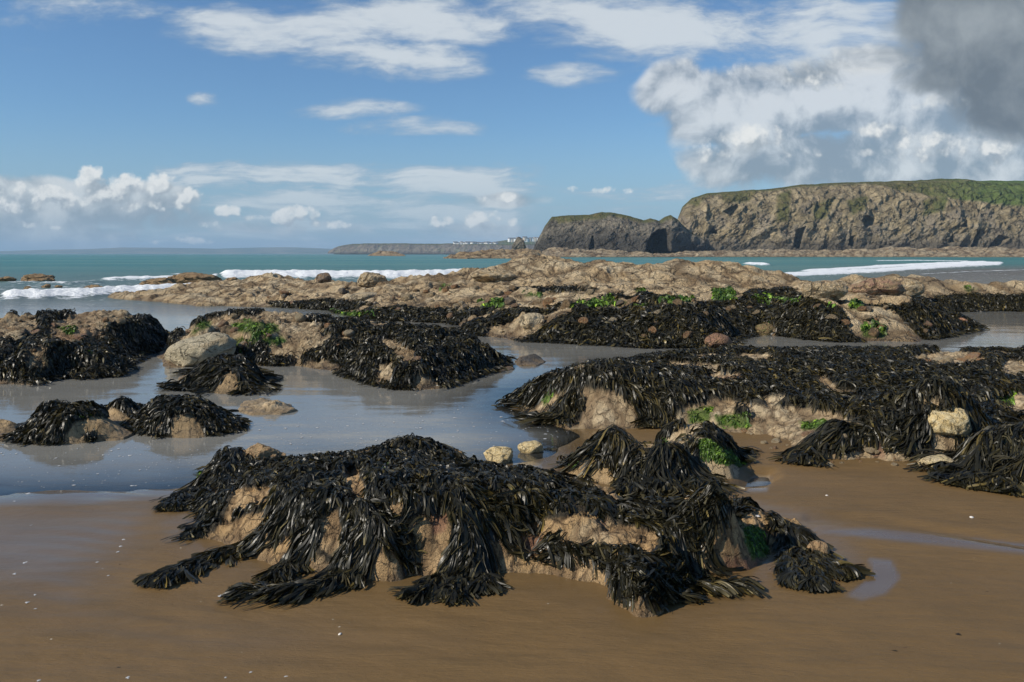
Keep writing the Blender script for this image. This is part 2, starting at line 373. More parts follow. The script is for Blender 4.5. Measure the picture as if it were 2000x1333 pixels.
sand.Z = sand_height(sand.X, sand.Y)
ALL_HF.append(sand)
def sand_mat():
    t = NT('wet_sand')
    n1 = t.noise(1.3, 4, .5, stretch=(.7, 1.6, 1)); n2 = t.noise(420, 2); n3 = t.noise(7.0, 5, .6, stretch=(.5, 1.5, 1)); n4 = t.noise(2500, 1)
    w = t.attr('wet')
    c = t.mix(n1, (.142, .085, .030, 1), (.200, .122, .047, 1))
    c = t.mix(t.math('MULTIPLY', w, .45), c, (.096, .061, .023, 1))
    c = t.mix(t.ramp(n3, .35, .75, 0, .35), c, (.095, .064, .028, 1))
    c = t.mix(t.attr('deep'), c, (.36, .29, .19, 1))
    c = t.mix(t.ramp(n2, .55, .75, 0, .45), c, (.08, .052, .03, 1))
    c = t.mix(t.ramp(n4, .66, .74, 0, .5), c, (.45, .38, .28, 1))
    ro = t.math('MULTIPLY_ADD', w, -.40, .66)
    h = t.math('ADD', t.math('MULTIPLY', n3, .024), t.math('MULTIPLY', n2, .0016))
    nb = t.bump(h, 1.0, t.math('MULTIPLY_ADD', w, -.75, .9))
    b = t.bsdf(c, ro, t.math('MULTIPLY_ADD', w, .38, .15), nb).node
    t.set(b.inputs['Coat Weight'], t.ramp(w, .45, 1.0, 0, .65)); b.inputs['Coat Roughness'].default_value = .07; b.inputs['Coat IOR'].default_value = 1.38
    return t.done(b.outputs[0])
WETP = [[(-200, 960), (330, 950), (320, 1010), (300, 1080), (180, 1180), (330, 1250), (60, 1200), (-200, 1150)], [(1560, 1028), (1700, 1028), (2050, 1062), (2050, 1092), (1800, 1066), (1600, 1045)],
        [(1640, 1165), (1700, 1120), (1690, 1085), (1745, 1090), (1765, 1130), (1730, 1165), (1680, 1178)], [(1450, 965), (1480, 925), (1515, 930), (1500, 965)], [(230, 1240), (600, 1210), (900, 1250), (500, 1290)]]
spx, spy = proj(sand.X, sand.Y, sand.Z)
wob = 22 * fbm(sand.X * 1.1, sand.Y * 1.1, o=3, seed=21)
wet = sstep(in_polys(spx + wob, spy + wob, WETP[:1] + WETP[4:]), -120, 120) * .75
wet = np.maximum(wet, sstep(in_polys(spx + wob * .3, spy, WETP[1:4]), -6, 10))
sdd = poly_sd(sand.X, sand.Y, DRYXY)
wet = np.maximum(wet, 1 - sstep(sdd + .15 * fbm(sand.X * 1.5, sand.Y * 1.5, o=3, seed=41), .02, .75)); wet = np.maximum(wet, .22 + .25 * fbm(sand.X * .6, sand.Y * 1.4, o=3, seed=31))
fo_ = [P(a, b)[:2] for a, b in [(350, 1010), (372, 1080), (440, 1105), (520, 1145), (620, 1165), (800, 1172), (985, 1165), (1170, 1195), (1260, 1245), (1360, 1200), (1500, 1145), (1640, 1130), (1600, 1040), (1400, 990), (900, 930), (450, 930)]]
fd_ = -poly_sd(sand.X, sand.Y, fo_) + .12 * fbm(sand.X * 3, sand.Y * 3, o=3, seed=61); wet = np.maximum(wet, .62 * (1 - sstep(fd_, .02, .30)))
wet = np.where(sand.Z < -.01, 1, np.clip(wet, 0, 1))
mesh_obj('sand', np.stack([sand.X, sand.Y, sand.Z], -1).reshape(-1, 3), grid_faces(sand.nw, sand.nu), sand_mat(), attrs={'wet': wet.ravel(), 'deep': sstep(-sand.Z, -.004, .02).ravel()})['kind'] = 'structure'

def build_sea():
    nu, nw = 780, 900
    W = np.concatenate([np.linspace(math.log(4.5), math.log(25), 240)[:-1], np.linspace(math.log(25), math.log(600), 520)[:-1], np.linspace(math.log(600), math.log(14000), 140)])
    U, Wm = np.meshgrid(np.linspace(-1.05, 1.05, nu), W); Y = np.exp(Wm); X = U * Y
    px, py = proj(X, Y, 0 * X)
    seaf = sstep(Y, 15, 30)
    # chop: crests run across the view
    wx = X + 3 * vnoise(X * .05, Y * .05, seed=2)
    z = .05 * seaf * fbm(wx * .22, Y * .55, o=3, seed=8) + .10 * sstep(Y, 45, 90) * fbm(wx * .035, Y * .11, o=3, seed=9) * (1 - sstep(Y, 250, 700))
    z = z + .006 * (1 - seaf) * fbm(X * .9, Y * 2.6, o=3, seed=10)
    foam = np.zeros_like(z)
    # breakers: crest line (px,py), half width px, height m, strength
    BR = [([(425, 541), (520, 540), (600, 541), (700, 541), (800, 540), (930, 537), (1000, 536)], 6.5, .42, 1.0),
          ([(0, 584), (80, 582), (160, 579), (230, 574), (300, 571), (360, 567), (440, 562)], 6.0, .30, 1.0), ([(-200, 590), (0, 584)], 4, .18, .5),
          ([(190, 548), (260, 547), (330, 546), (430, 543)], 3.5, .2, .75), ([(0, 556), (60, 555), (140, 556), (200, 553)], 2.5, .15, .5),
          ([(820, 561), (870, 559), (930, 557), (1000, 556)], 4.0, .12, .8), ([(1180, 548), (1400, 544), (1500, 540), (1560, 536), (1700, 529), (1800, 522), (1890, 516), (1960, 513.5)], 5.5, .16, 1.0),
          ([(1560, 531), (1650, 525), (1760, 518.5), (1850, 514), (1930, 512.5)], 5.0, .12, .85), ([(1700, 510), (1790, 509), (1900, 511)], 1.6, .1, .6), ([(1448, 516), (1478, 517.5), (1506, 519)], 2.4, .32, .9),
          ([(1790, 536), (1900, 531), (2050, 526)], 1.0, .02, .55), ([(862, 504), (884, 505)], 1.0, .15, .9), ([(330, 537), (365, 537)], 1.2, .1, .7), ([(130, 541), (190, 540)], 1.0, .1, .4)]
    for line, th, hgt, st in BR:
        line = np.array(line); cy = np.interp(px, line[:, 0], line[:, 1])
        end = sstep(px, line[0, 0] - 14, line[0, 0] + 22) * (1 - sstep(px, line[-1, 0] - 14, line[-1, 0] + 10))
        jag = fbm(px * .02, np.zeros_like(px) + th, o=4, seed=int(th * 10)) * th * .5
        d = (py - cy + jag) / th
        ridge = np.exp(-np.maximum(d, 0) ** 2 * 1.6 - np.minimum(d, 0) ** 2 * 7)
        z = z + hgt * end * ridge * (1 + .35 * fbm(px * .06, py * .25, o=3, seed=12))
        foam = np.maximum(foam, st * end * np.where(d < 0, np.exp(-(d * 2.4) ** 2), np.exp(-(d * .95) ** 2)))
        foam = np.maximum(foam, st * .46 * end * np.exp(-np.maximum(d - .3, 0) * .40) * (d > -.2))
    foam = np.maximum(foam, .36 * seaf * (1 - sstep(py, 590, 620)) * sstep(py, 536, 560) * (1 - sstep(px, 480, 700)))
    foam = np.maximum(foam, .30 * sstep(px, 1450, 1750) * sstep(py, 512, 520) * (1 - sstep(py, 548, 575)))
    shallow = np.clip(sstep(py, 500, 560) , 0, 1)
    t = NT('sea_water')
    sea = t.attr('sea'); fo = t.attr('foam'); gn = t.attr('grain')
    n1 = t.noise(1.0, 5, .65, stretch=(1.2, 2.6, 1)); n2 = t.noise(7.0, 4, .6, stretch=(.8, 2.0, 1)); n3 = t.noise(.012, 4, .6, stretch=(1, 2.5, 1)); n5 = t.noise(.12, 4, .6, stretch=(.6, 2.4, 1))
    deep = t.mix(t.ramp(n3, .35, .65), (.022, .165, .165, 1), (.075, .215, .185, 1))  # broad noise puts cloud shadows into the teal
    near = t.mix(n5, (.075, .135, .130, 1), (.13, .175, .155, 1))
    body = t.mix(t.attr('shallow'), deep, near)
    body = t.mix(t.attr('sandy'), body, (.13, .115, .092, 1))
    body = t.mix(t.ramp(n5, .52, .75, 0, .45), body, (.02, .075, .085, 1))
    dif = t.n('ShaderNodeBsdfDiffuse'); t.set(dif.inputs[0], body)
    tr = t.n('ShaderNodeBsdfTransparent'); tr.inputs[0].default_value = (.90, .87, .79, 1)
    murk = t.n('ShaderNodeBsdfDiffuse'); murk.inputs[0].default_value = (.46, .45, .40, 1)
    pool = t.n('ShaderNodeMixShader'); t.set(pool.inputs[0], t.attr('murk')); t.set(pool.inputs[1], tr.outputs[0]); t.set(pool.inputs[2], murk.outputs[0])
    bod = t.n('ShaderNodeMixShader'); t.set(bod.inputs[0], sea); t.set(bod.inputs[1], pool.outputs[0]); t.set(bod.inputs[2], dif.outputs[0])
    hgt = t.math('ADD', t.math('MULTIPLY', n1, t.math('MULTIPLY_ADD', sea, .10, .0034)), t.math('MULTIPLY', n2, t.math('MULTIPLY_ADD', sea, .013, .0011)))
    nb = t.bump(hgt, 1.0, 1.0)
    gl = t.n('ShaderNodeBsdfGlossy'); t.set(gl.inputs['Roughness'], t.math('MULTIPLY_ADD', sea, .17, .03)); t.set(gl.inputs['Normal'], nb)
    fr = t.n('ShaderNodeFresnel'); t.set(fr.inputs[0], t.math('MULTIPLY_ADD', sea, -.19, 1.52)); t.set(fr.inputs['Normal'], nb)
    mx = t.n('ShaderNodeMixShader'); t.set(mx.inputs[0], t.math('MULTIPLY', fr.outputs[0], t.math('MULTIPLY_ADD', sea, -.52, 1.0), clamp=True)); t.set(mx.inputs[1], bod.outputs[0]); t.set(mx.inputs[2], gl.outputs[0])
    fnv = t.n('ShaderNodeCombineXYZ'); t.set(fnv.inputs[0], t.math('MULTIPLY', t.attr('gx'), 1.0)); t.set(fnv.inputs[1], t.attr('gy'))
    fn = t.noise(2.4, 6, .7, stretch=(.8, 1.0, 1)); fn2 = t.noise(.7, 3, .6)
    fm = t.ramp(t.math('ADD', fo, t.math('ADD', t.math('MULTIPLY_ADD', fn, 1.3, -.65), t.math('MULTIPLY_ADD', fn2, .4, -.2))), .40, .62)
    fd = t.n('ShaderNodeBsdfDiffuse'); fd.inputs[0].default_value = (.86, .88, .88, 1); t.set(fd.inputs['Normal'], t.bump(fn, .25))
    m2 = t.n('ShaderNodeMixShader'); t.set(m2.inputs[0], fm); t.set(m2.inputs[1], mx.outputs[0]); t.set(m2.inputs[2], fd.outputs[0])
    mat = t.done(m2.outputs[0])
    sea_a = sstep(Y, 19, 30) * (1 - .75 * sstep(px, 1750, 1950) * sstep(py, 528, 560))
    sandy = np.maximum(sstep(px, 1500, 1900) * sstep(py, 512, 532), .35 * sstep(py, 545, 590))
    depth = -sand_height(X, Y)
    murk_a = np.clip(sstep(depth, -.01, .07) * .50, 0, .50)
    far = sstep(np.log(Y), math.log(700), math.log(2500))
    mesh_obj('sea', np.stack([X, Y, z], -1).reshape(-1, 3), grid_faces(len(W), nu), mat,
             attrs={'sea': sea_a.ravel(), 'foam': foam.ravel(), 'shallow': np.clip(shallow, 0, 1).ravel(), 'sandy': sandy.ravel(), 'murk': murk_a.ravel()})['kind'] = 'structure'
build_sea()

# ------------------------------------------------------------------ rocks that are outcrops and reefs
def dens(o, step):
    out = []
    for i in range(len(o)):
        a, b = np.array(o[i]), np.array(o[(i + 1) % len(o)]); n = max(1, int(np.hypot(*(b - a)) / step))
        for k in range(n): out.append(a + (b - a) * k / n)
    return np.array(out)
def outcrop(name, label, cat, front, back, ctrl, mat, cell=2.2, edge=.12, lumps=(), rough=.05, rsc=4.0, weed=(), bare=(), wnoise=14.0, wfreq=3.0, holes=0.0, green=(), cols=(TAN, PALE, BROWN), dscale=1.0,
            seed=0, stepo=None, sandy=.06, group=None, red=(), lam=1e-4, wlift=.02, strat=0.0, hsc=.45):
    """front: photo points on the waterline; back: (px, distance) on the hidden side; ctrl: surface points in metres"""
    out = [P(a, b)[:2] for a, b in front] + [((a - CX) / F * d, d) for a, d in back]
    oa = np.array(out); st = stepo or np.ptp(oa[:, 0]) / 26
    dn = dens(out, st)
    pts = np.concatenate([np.column_stack([dn, np.zeros(len(dn))]), np.array(ctrl)])
    mg = edge * 3 + .08
    u = oa[:, 0] / oa[:, 1]
    u0, u1 = u.min() - mg / oa[:, 1].min(), u.max() + mg / oa[:, 1].min(); w0, w1 = math.log(oa[:, 1].min() - mg), math.log(oa[:, 1].max() + mg)
    nu = int((u1 - u0) * F / cell) + 2; nw = int((w1 - w0) * F / (cell * 1.5 * dscale)) + 2
    h = HF(u0, u1, nu, w0, w1, nw); X, Y = h.X, h.Y
    wob = edge * .9
    sd = poly_sd(X + wob * fbm(X / edge * .35, Y / edge * .35, o=3, seed=seed + 1), Y + wob * fbm(X / edge * .35 + 9, Y / edge * .35, o=3, seed=seed + 2), out)
    Z = np.maximum(tps(pts, X, Y, lam), .02)
    e = np.where(sd > 0, 1 - np.exp(-np.maximum(sd, 0) / edge), 0)
    Zs = Z * np.clip(e * 1.08, 0, 1.1)
    smoothZ = Zs.copy()
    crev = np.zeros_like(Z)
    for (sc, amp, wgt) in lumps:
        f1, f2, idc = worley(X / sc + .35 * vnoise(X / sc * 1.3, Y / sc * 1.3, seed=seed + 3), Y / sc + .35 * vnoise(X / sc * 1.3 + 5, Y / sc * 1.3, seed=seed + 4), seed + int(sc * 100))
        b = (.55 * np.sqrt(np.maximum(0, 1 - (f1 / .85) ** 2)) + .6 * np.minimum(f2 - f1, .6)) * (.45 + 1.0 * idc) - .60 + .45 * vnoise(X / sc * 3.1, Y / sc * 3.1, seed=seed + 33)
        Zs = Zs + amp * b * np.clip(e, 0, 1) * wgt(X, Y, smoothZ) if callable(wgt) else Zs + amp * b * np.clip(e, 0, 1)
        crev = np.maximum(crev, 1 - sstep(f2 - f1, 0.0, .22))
    if strat:
        s = (X * .5 + Y * .3) * 1.0 + .6 * vnoise(X * .5, Y * .5, seed=seed + 40)
        Zs = Zs + strat * fbm(s * 2.2, (X * .3 - Y * .5) * .6, o=4, seed=seed + 41, ridged=True) * np.clip(e, 0, 1)
    Zs = Zs + rough * fbm(X * rsc, Y * rsc, o=6, seed=seed + 6, gain=.55) * np.clip(e + .1, 0, 1)
    Zs = Zs + .5 * rough * fbm(X * rsc * 1.7, Y * rsc * 1.7, o=4, seed=seed + 7, ridged=True) * np.clip(e, 0, 1)
    base = sand_height(X, Y)
    Zs = np.where(sd > 0, np.maximum(Zs, 0) + np.minimum(base, 0) * (1 - np.clip(e * 3, 0, 1)), base - .9 * np.minimum(-sd, .2) - .015)
    h.Z = Zs; h.base = smoothZ
    px, py = proj(X, Y, Zs)
    # weed mask
    wn = wnoise * fbm(X * wfreq, Y * wfreq, o=4, seed=seed + 8)
    wn2 = wnoise * fbm(X * wfreq + 30, Y * wfreq, o=4, seed=seed + 9)
    wm = np.zeros_like(Z)
    if weed == 'all': wm[:] = 1
    elif weed: wm = sstep(in_polys(px + wn, py + wn2 * .6, weed), -3, 3)
    if bare: wm = wm * (1 - sstep(in_polys(px + wn * .5, py + wn2 * .35, bare), -3, 3))
    if holes:
        f1, f2, idc = worley(X * wfreq * hsc + .3 * vnoise(X * wfreq, Y * wfreq, seed=seed), Y * wfreq * hsc, seed + 77)
        hole = (idc < holes) & (f1 < .34 + .35 * idc / max(holes, .01) + .12 * vnoise(X * wfreq * 2, Y * wfreq * 2, seed=seed + 5)); wm = wm * ~hole
    wm = wm * (sd > 0)
    gm = np.zeros_like(Z)
    if green: gm = sstep(in_polys(px + wn * .8, py + wn2 * .4, green) + 6 * vnoise(X * wfreq * 3, Y * wfreq * 3, seed=seed + 12), -4, 5) * (sd > 0)
    h.weed = wm; h.green = gm; h.barem = (in_polys(px + wn * .3, py + wn2 * .2, bare) > 0).astype(float) if bare else None
    # own colours: barnacles, stain, sand on the foot, red weed, film of algae; plus shade painted into the creases
    n = fbm(X * rsc * .35, Y * rsc * .35, o=4, seed=seed + 13) * .5 + .5; n2 = fbm(X * rsc * 1.1, Y * rsc * 1.1, o=5, seed=seed + 14) * .5 + .5
    C = mixv(cols[0], cols[1], sstep(n2, .3, .75)[..., None]); C = mixv(C, cols[2], (sstep(n, .5, .8) * .5)[..., None])
    if len(cols) > 3: C = mixv(C, cols[3], sstep(fbm(X * rsc * .5 + 40, Y * rsc * .5, o=3, seed=seed + 15), .12, .4)[..., None] * .45)
    C = mixv(C, SANDC, (1 - sstep(Zs - .01, sandy * .4, sandy * 1.6 + .01))[..., None] * .75)
    if lumps: C = mixv(C, BROWN * .45, crev[..., None] * .75)  # shade painted into the creases so the lumps stand out
    if red: C = mixv(C, np.array([.17, .075, .05]), (sstep(in_polys(px + wn, py + wn2, red) + 6 * vnoise(X * 25, Y * 25, seed=3), -4, 4) * .6)[..., None])
    C = mixv(C, np.array([.075, .115, .02]), (gm * .92)[..., None])
    C = mixv(C, DARKW, (sstep(wm, .2, .8) * .93)[..., None])
    wt = np.clip(1 - sstep(Zs, .02, .10), 0, 1) * .6 + .25 * wm
    if wlift: Zs = Zs + wlift * wm * (.6 + .9 * fbm(X * rsc * 1.3, Y * rsc * 1.3, o=3, seed=seed + 20)); h.Z = Zs
    # push sideways so faces overhang and fold a little
    k = rough * .8
    Xd = X + k * fbm(X * rsc * .8, Y * rsc * .8, Zs * rsc * .8, o=3, seed=seed + 16) * np.clip(e, 0, 1); Yd = Y + k * fbm(X * rsc * .8 + 20, Y * rsc * .8, Zs * rsc * .8, o=3, seed=seed + 17) * np.clip(e, 0, 1)
    Fc = grid_faces(nw, nu); keep = (sd > -mg * .8).ravel()[Fc].any(1); Fc = Fc[keep]
    used = np.unique(Fc); mp = np.full(nu * nw, -1); mp[used] = np.arange(len(used)); Fc = mp[Fc]
    V = np.stack([Xd, Yd, Zs], -1).reshape(-1, 3)[used]
    org = np.array([oa[:, 0].mean(), oa[:, 1].mean(), 0])
    o = mesh_obj(name, V - org, Fc, mat, cols=C.reshape(-1, 3)[used], attrs={'wet': wt.ravel()[used]})
    o.location = org; tag(o, label, cat, group)
    o_h = h; ALL_HF.append(h); h.obj = o; h.org = org; h.sd = sd
    return h

# ------------------------------------------------------------------ seaweed
def seeds_from(h, mask, n, seed):
    r = np.random.default_rng(seed)
    dX = (h.u1 - h.u0) / h.nu * h.Y; dY = (h.w1 - h.w0) / h.nw * h.Y
    gz = np.hypot(np.gradient(h.Z, axis=0) / dY, np.gradient(h.Z, axis=1) / dX)
    a = (mask * dX * dY * np.sqrt(1 + np.minimum(gz, 3) ** 2)).ravel(); a = a / a.sum()
    i = r.choice(a.size, n, p=a)
    return h.X.ravel()[i] + (r.random(n) - .5) * dX.ravel()[i], h.Y.ravel()[i] + (r.random(n) - .5) * dY.ravel()[i], r
def ribbons(paths, width, twist, tint, name, mat, parent, org, r, tipcol=(.080, .066, .022), basecol=(.021, .0195, .011), prof=None, fold=0.0):
    """paths: (n,k,3). flat tapering blades"""
    n, k, _ = paths.shape
    T = np.gradient(paths, axis=1); T /= np.linalg.norm(T, axis=2, keepdims=True) + 1e-9
    up = np.zeros_like(T); up[..., 2] = 1
    nr = up - (up * T).sum(-1, keepdims=True) * T + 1e-4; nr /= np.linalg.norm(nr, axis=2, keepdims=True) + 1e-9
    S = np.cross(T, nr)
    a = twist[:, :1] + (twist[:, 1:2]) * np.linspace(0, 1, k)[None]
    S = S * np.cos(a)[..., None] + nr * np.sin(a)[..., None]
    t = np.linspace(0, 1, k)
    pr = (np.array([.25, .40, .68, .92, 1, .95, .55])[np.newaxis] if prof is None else np.asarray(prof)[None])
    pr = np.interp(t, np.linspace(0, 1, pr.shape[1]), pr[0])
    off = S * (width[:, None] * pr[None])[..., None] * .5
    V = np.stack([paths - off, paths + off], 2).reshape(-1, 3) - org
    b = (np.arange(n)[:, None] * (2 * k) + np.arange(k - 1)[None] * 2).ravel()
    Fc = np.stack([b, b + 1, b + 3, b + 2], 1)
    tc = np.clip((t - .55) / .45, 0, 1)[None] ** 1.5 * tint[:, None]
    c = mixv(np.array(basecol), np.array(tipcol), tc[..., None]) * (.55 + .9 * r.random(n))[:, None, None]
    ol = sstep(vnoise(paths[:, 0, 0] * 2.6, paths[:, 0, 1] * 2.6, seed=90) + .5 * r.normal(size=n) * .5, .0, .55)[:, None, None]; c = mixv(c, c * np.array([1.7, 1.5, 1.0]) + np.array([.002, .0015, 0]), ol)
    c = c * np.where(r.random(n) < .16, 1.0, 0)[:, None, None] * np.array([2.0, 1.75, 1.3]) + c * np.where(r.random(n) < .9, 1.0, .8)[:, None, None] * .85
    C = np.repeat(c[:, :, None, :], 2, 2).reshape(-1, 3)
    return V, Fc, C
def join(parts):
    V, Fc, C = [], [], []; o = 0
    for v, f, c in parts: V.append(v); Fc.append(f + o); C.append(c); o += len(v)
    return np.concatenate(V), np.concatenate(Fc), np.concatenate(C)
def drift(X, Y, d, length, k, hfs, r, down=1.0, wig=.25, flow=None, lift=(.01, .05), tipfall=.6):
    """follow the slope of the rock; returns paths lying on the mat"""
    n = len(X); st = (length / (k - 1)); P3 = np.zeros((n, k, 3)); x, y = X.copy(), Y.copy(); dx, dy = d[:, 0].copy(), d[:, 1].copy()
    lay = lift[0] + (lift[1] - lift[0]) * r.random(n) ** 1.3
    eps = .04 * float(np.mean(length)) / .15
    for j in range(k):
        t = j / (k - 1); z = ground(x, y, hfs)
        gx = (ground(x + eps, y, hfs) - ground(x - eps, y, hfs)) / (2 * eps); gy = (ground(x, y + eps, hfs) - ground(x, y - eps, hfs)) / (2 * eps)
        gx = np.clip(gx, -3, 3); gy = np.clip(gy, -3, 3)
        lf = lay * (.35 + 1.1 * math.sin(math.pi * min(1, t * .8 + .12))) * (1 - tipfall * max(0, t - .7) / .3)
        P3[:, j] = np.stack([x, y, np.maximum(z, .004) + lf], 1)
        g = np.hypot(gx, gy)
        dx = dx - down * gx / (g + .5) ; dy = dy - down * gy / (g + .5)
        if flow is not None: fx, fy = flow(x, y); dx += fx; dy += fy
        dx += wig * r.normal(size=n); dy += wig * r.normal(size=n)
        m = np.hypot(dx, dy) + 1e-9; dx /= m; dy /= m
        s = st / np.sqrt(1 + (gx * dx + gy * dy) ** 2)
        x = x + dx * s; y = y + dy * s
    return P3
def cover(h, name, n, length, width, seed, hfs=None, mask=None, k=6, clump=7, spread=.06, flow=None, lift=(.008, .04), down=.8, fork=False, mat=None, tip=(.070, .058, .020), base=(.021, .0195, .011), tints=.35, wig=.2, up=0.0, kind='stuff', strict=.3):
    mask = h.weed if mask is None else mask
    if mask.sum() < 3: return None
    nc = max(1, n // clump)
    X, Y, r = seeds_from(h, mask, nc, seed)
    X = np.repeat(X, clump) + spread * r.normal(size=nc * clump); Y = np.repeat(Y, clump) + spread * r.normal(size=nc * clump)
    ok = h.sample(X, Y, mask) > .35; X, Y = X[ok], Y[ok]; m = len(X)
    cid = np.repeat(np.arange(nc), clump)[ok]
    ang = (r.random(nc) * 2 * math.pi)[cid] + r.normal(size=m) * .45
    d = np.stack([np.cos(ang), np.sin(ang)], 1) * 1.5 + np.array([0, -.30])
    hfs = hfs or [h, sand]
    L = length * (.6 + .8 * r.random(m)) * (.6 + .8 * r.random(nc))[cid]; Wd = width * (.45 + 1.0 * r.random(m) ** 1.3)
    paths = drift(X, Y, d, L, k, hfs, r, down, wig, flow, lift)
    bad = sum((h.sample(paths[:, j, 0], paths[:, j, 1], mask) < .25).astype(int) * (h.sample(paths[:, j, 0], paths[:, j, 1], h.sd) > .02) for j in range(k))
    ok = (bad <= max(1, int(k * strict))); paths, L, Wd = paths[ok], L[ok], Wd[ok]; m = int(ok.sum())
    if up: paths[..., 2] += (np.linspace(0, 1, k) ** 1.2)[None] * (up * r.random(m) ** 2)[:, None]
    tint = np.where(r.random(m) < tints, r.random(m), .1)
    tw = np.stack([r.normal(size=m) * .5, r.normal(size=m) * 1.0], 1)
    parts = [ribbons(paths, Wd, tw, tint, name, mat, None, h.org, r, tip, base)]
    if fork:
        q = paths.copy(); j0 = k // 2; side = np.cross(paths[:, -1] - paths[:, j0], [0, 0, 1.0]); side /= np.linalg.norm(side, axis=1, keepdims=True) + 1e-9
        tt = np.clip((np.arange(k) - j0) / (k - 1 - j0), 0, 1)
        sg = np.where(r.random(m) < .5, -1, 1)
        q = q + side[:, None] * (tt[None] * (sg * L * .22)[:, None])[..., None]
        parts.append(ribbons(q[:, j0 - 1:], Wd * .8, tw, tint, name, mat, None, h.org, r, tip, base))
    V, Fc, C = join(parts)
    o = mesh_obj(name, V, Fc, mat or M_weed, h.obj, cols=C)
    if kind: o['kind'] = kind
    return o
def bunches(h, name, guides, seed, hfs, width, length, k=8, lift=(.01, .06), per=None, mat=None):
    """hand-laid hanks: (photo polyline, half width px at root and tip, count)"""
    r = np.random.default_rng(seed); parts = []
    for pts, hw, cnt in guides:
        pts = np.array(pts, float)
        tt = np.linspace(0, len(pts) - 1, 40); gp = np.stack([np.interp(tt, range(len(pts)), pts[:, 0]), np.interp(tt, range(len(pts)), pts[:, 1])], 1)
        g3 = hit(gp[:, 0], gp[:, 1], hfs=hfs); 
        ker = np.ones(5) / 5; g = np.stack([np.convolve(np.pad(g3[:, i], 2, 'edge'), ker, 'valid') for i in (0, 1)], 1)
        seg = np.concatenate([[0], np.cumsum(np.hypot(*np.diff(g, axis=0).T))]); tot = seg[-1]
        dd = g3[:, 1].mean(); hwm = np.array(hw) / F * dd
        m = cnt; L = length * (.35 + 1.05 * r.random(m)); nc = max(3, m // 8); ci = r.integers(0, nc, m); s0 = (r.random(nc) ** .95 * tot)[ci] - L * .35 + r.normal(size=m) * .012; s0 = np.minimum(s0, tot - L * (.55 + .3 * r.random(m)))
        off0 = np.clip((r.normal(size=nc) * .5)[ci] + .10 * r.normal(size=m), -1.0, 1.0); Wd = width * (.45 + 1.0 * r.random(m) ** 1.3); lay = lift[0] + (lift[1] - lift[0]) * r.random(m) * (1 - .6 * np.abs(off0))
        paths = np.zeros((m, k, 3)); ph = r.random(m) * 6.28; fan = r.normal(size=m) * .19 + (r.normal(size=nc) * .12)[ci]
        for j in range(k):
            t = j / (k - 1); s = s0 + L * t; sc = np.clip(s, 0, tot)
            x = np.interp(sc, seg, g[:, 0]); y = np.interp(sc, seg, g[:, 1])
            x2 = np.interp(np.clip(s + .05, 0, tot), seg, g[:, 0]); y2 = np.interp(np.clip(s + .05, 0, tot), seg, g[:, 1]); x1 = np.interp(np.clip(s - .05, 0, tot), seg, g[:, 0]); y1 = np.interp(np.clip(s - .05, 0, tot), seg, g[:, 1])
            tx, ty = x2 - x1, y2 - y1; q = np.hypot(tx, ty) + 1e-9; tx /= q; ty /= q
            ex = s - sc; x = x + tx * ex; y = y + ty * ex
            wv = np.interp(sc / tot, [0, 1], hwm)
            lat = off0 * wv + (fan * L * t * 1.6 + .24 * L * np.sin(ph + 4.5 * t) * t)
            x = x - ty * lat; y = y + tx * lat
            z = np.maximum(ground(x, y, hfs), .004)
            lf = lay * (.4 + 1.0 * math.sin(math.pi * min(1, t * .8 + .15))) * (1 - .55 * max(0, t - .7) / .3) + .006
            paths[:, j] = np.stack([x, y, z + lf], 1)
        if h.barem is not None:
            bad = sum((h.sample(paths[:, j, 0], paths[:, j, 1], h.barem) > .5).astype(int) for j in range(k))
            ok = bad <= 1; paths, L, Wd = paths[ok], L[ok], Wd[ok]; m = int(ok.sum())
        # stiff blades: soften the kinks
        for _ in range(2): paths[:, 1:-1] = .5 * paths[:, 1:-1] + .25 * (paths[:, :-2] + paths[:, 2:])
        tint = np.where(r.random(m) < .45, r.random(m), .1); tw = np.stack([r.normal(size=m) * .5, r.normal(size=m) * .7], 1)
        parts.append(ribbons(paths, Wd, tw, tint, name, None, None, h.org, r))
        j0 = k // 2; q = paths[:, j0 - 1:].copy(); side = np.cross(paths[:, -1] - paths[:, j0], [0, 0, 1.0]); side /= np.linalg.norm(side, axis=1, keepdims=True) + 1e-9
        q = q + side[:, None] * (np.linspace(0, 1, q.shape[1])[None] ** 1.2 * (np.where(r.random(m) < .5, -1, 1) * L * .16)[:, None])[..., None]
        q[..., 2] += .004 * np.linspace(0, 1, q.shape[1])[None]
        parts.append(ribbons(q, Wd * .85, tw + .2, tint, name, None, None, h.org, r))
    V, Fc, C = join(parts)
    o = mesh_obj(name, V, Fc, mat or M_weed, h.obj, cols=C); o['kind'] = 'stuff'
    return o
GT, GB = (.115, .190, .026), (.060, .115, .016)
def greens(h, n, length, width, seed, lift=(.002, .010)):
    n = int(n * 1.6); length *= .55; width *= .8
    return cover(h, 'green_algae', n, length, width, seed, mask=h.green, k=4, clump=8, spread=length * .3, lift=lift, mat=M_green, tip=GT, base=GB, tints=1.0, up=length * .08, wig=.6, down=.4)

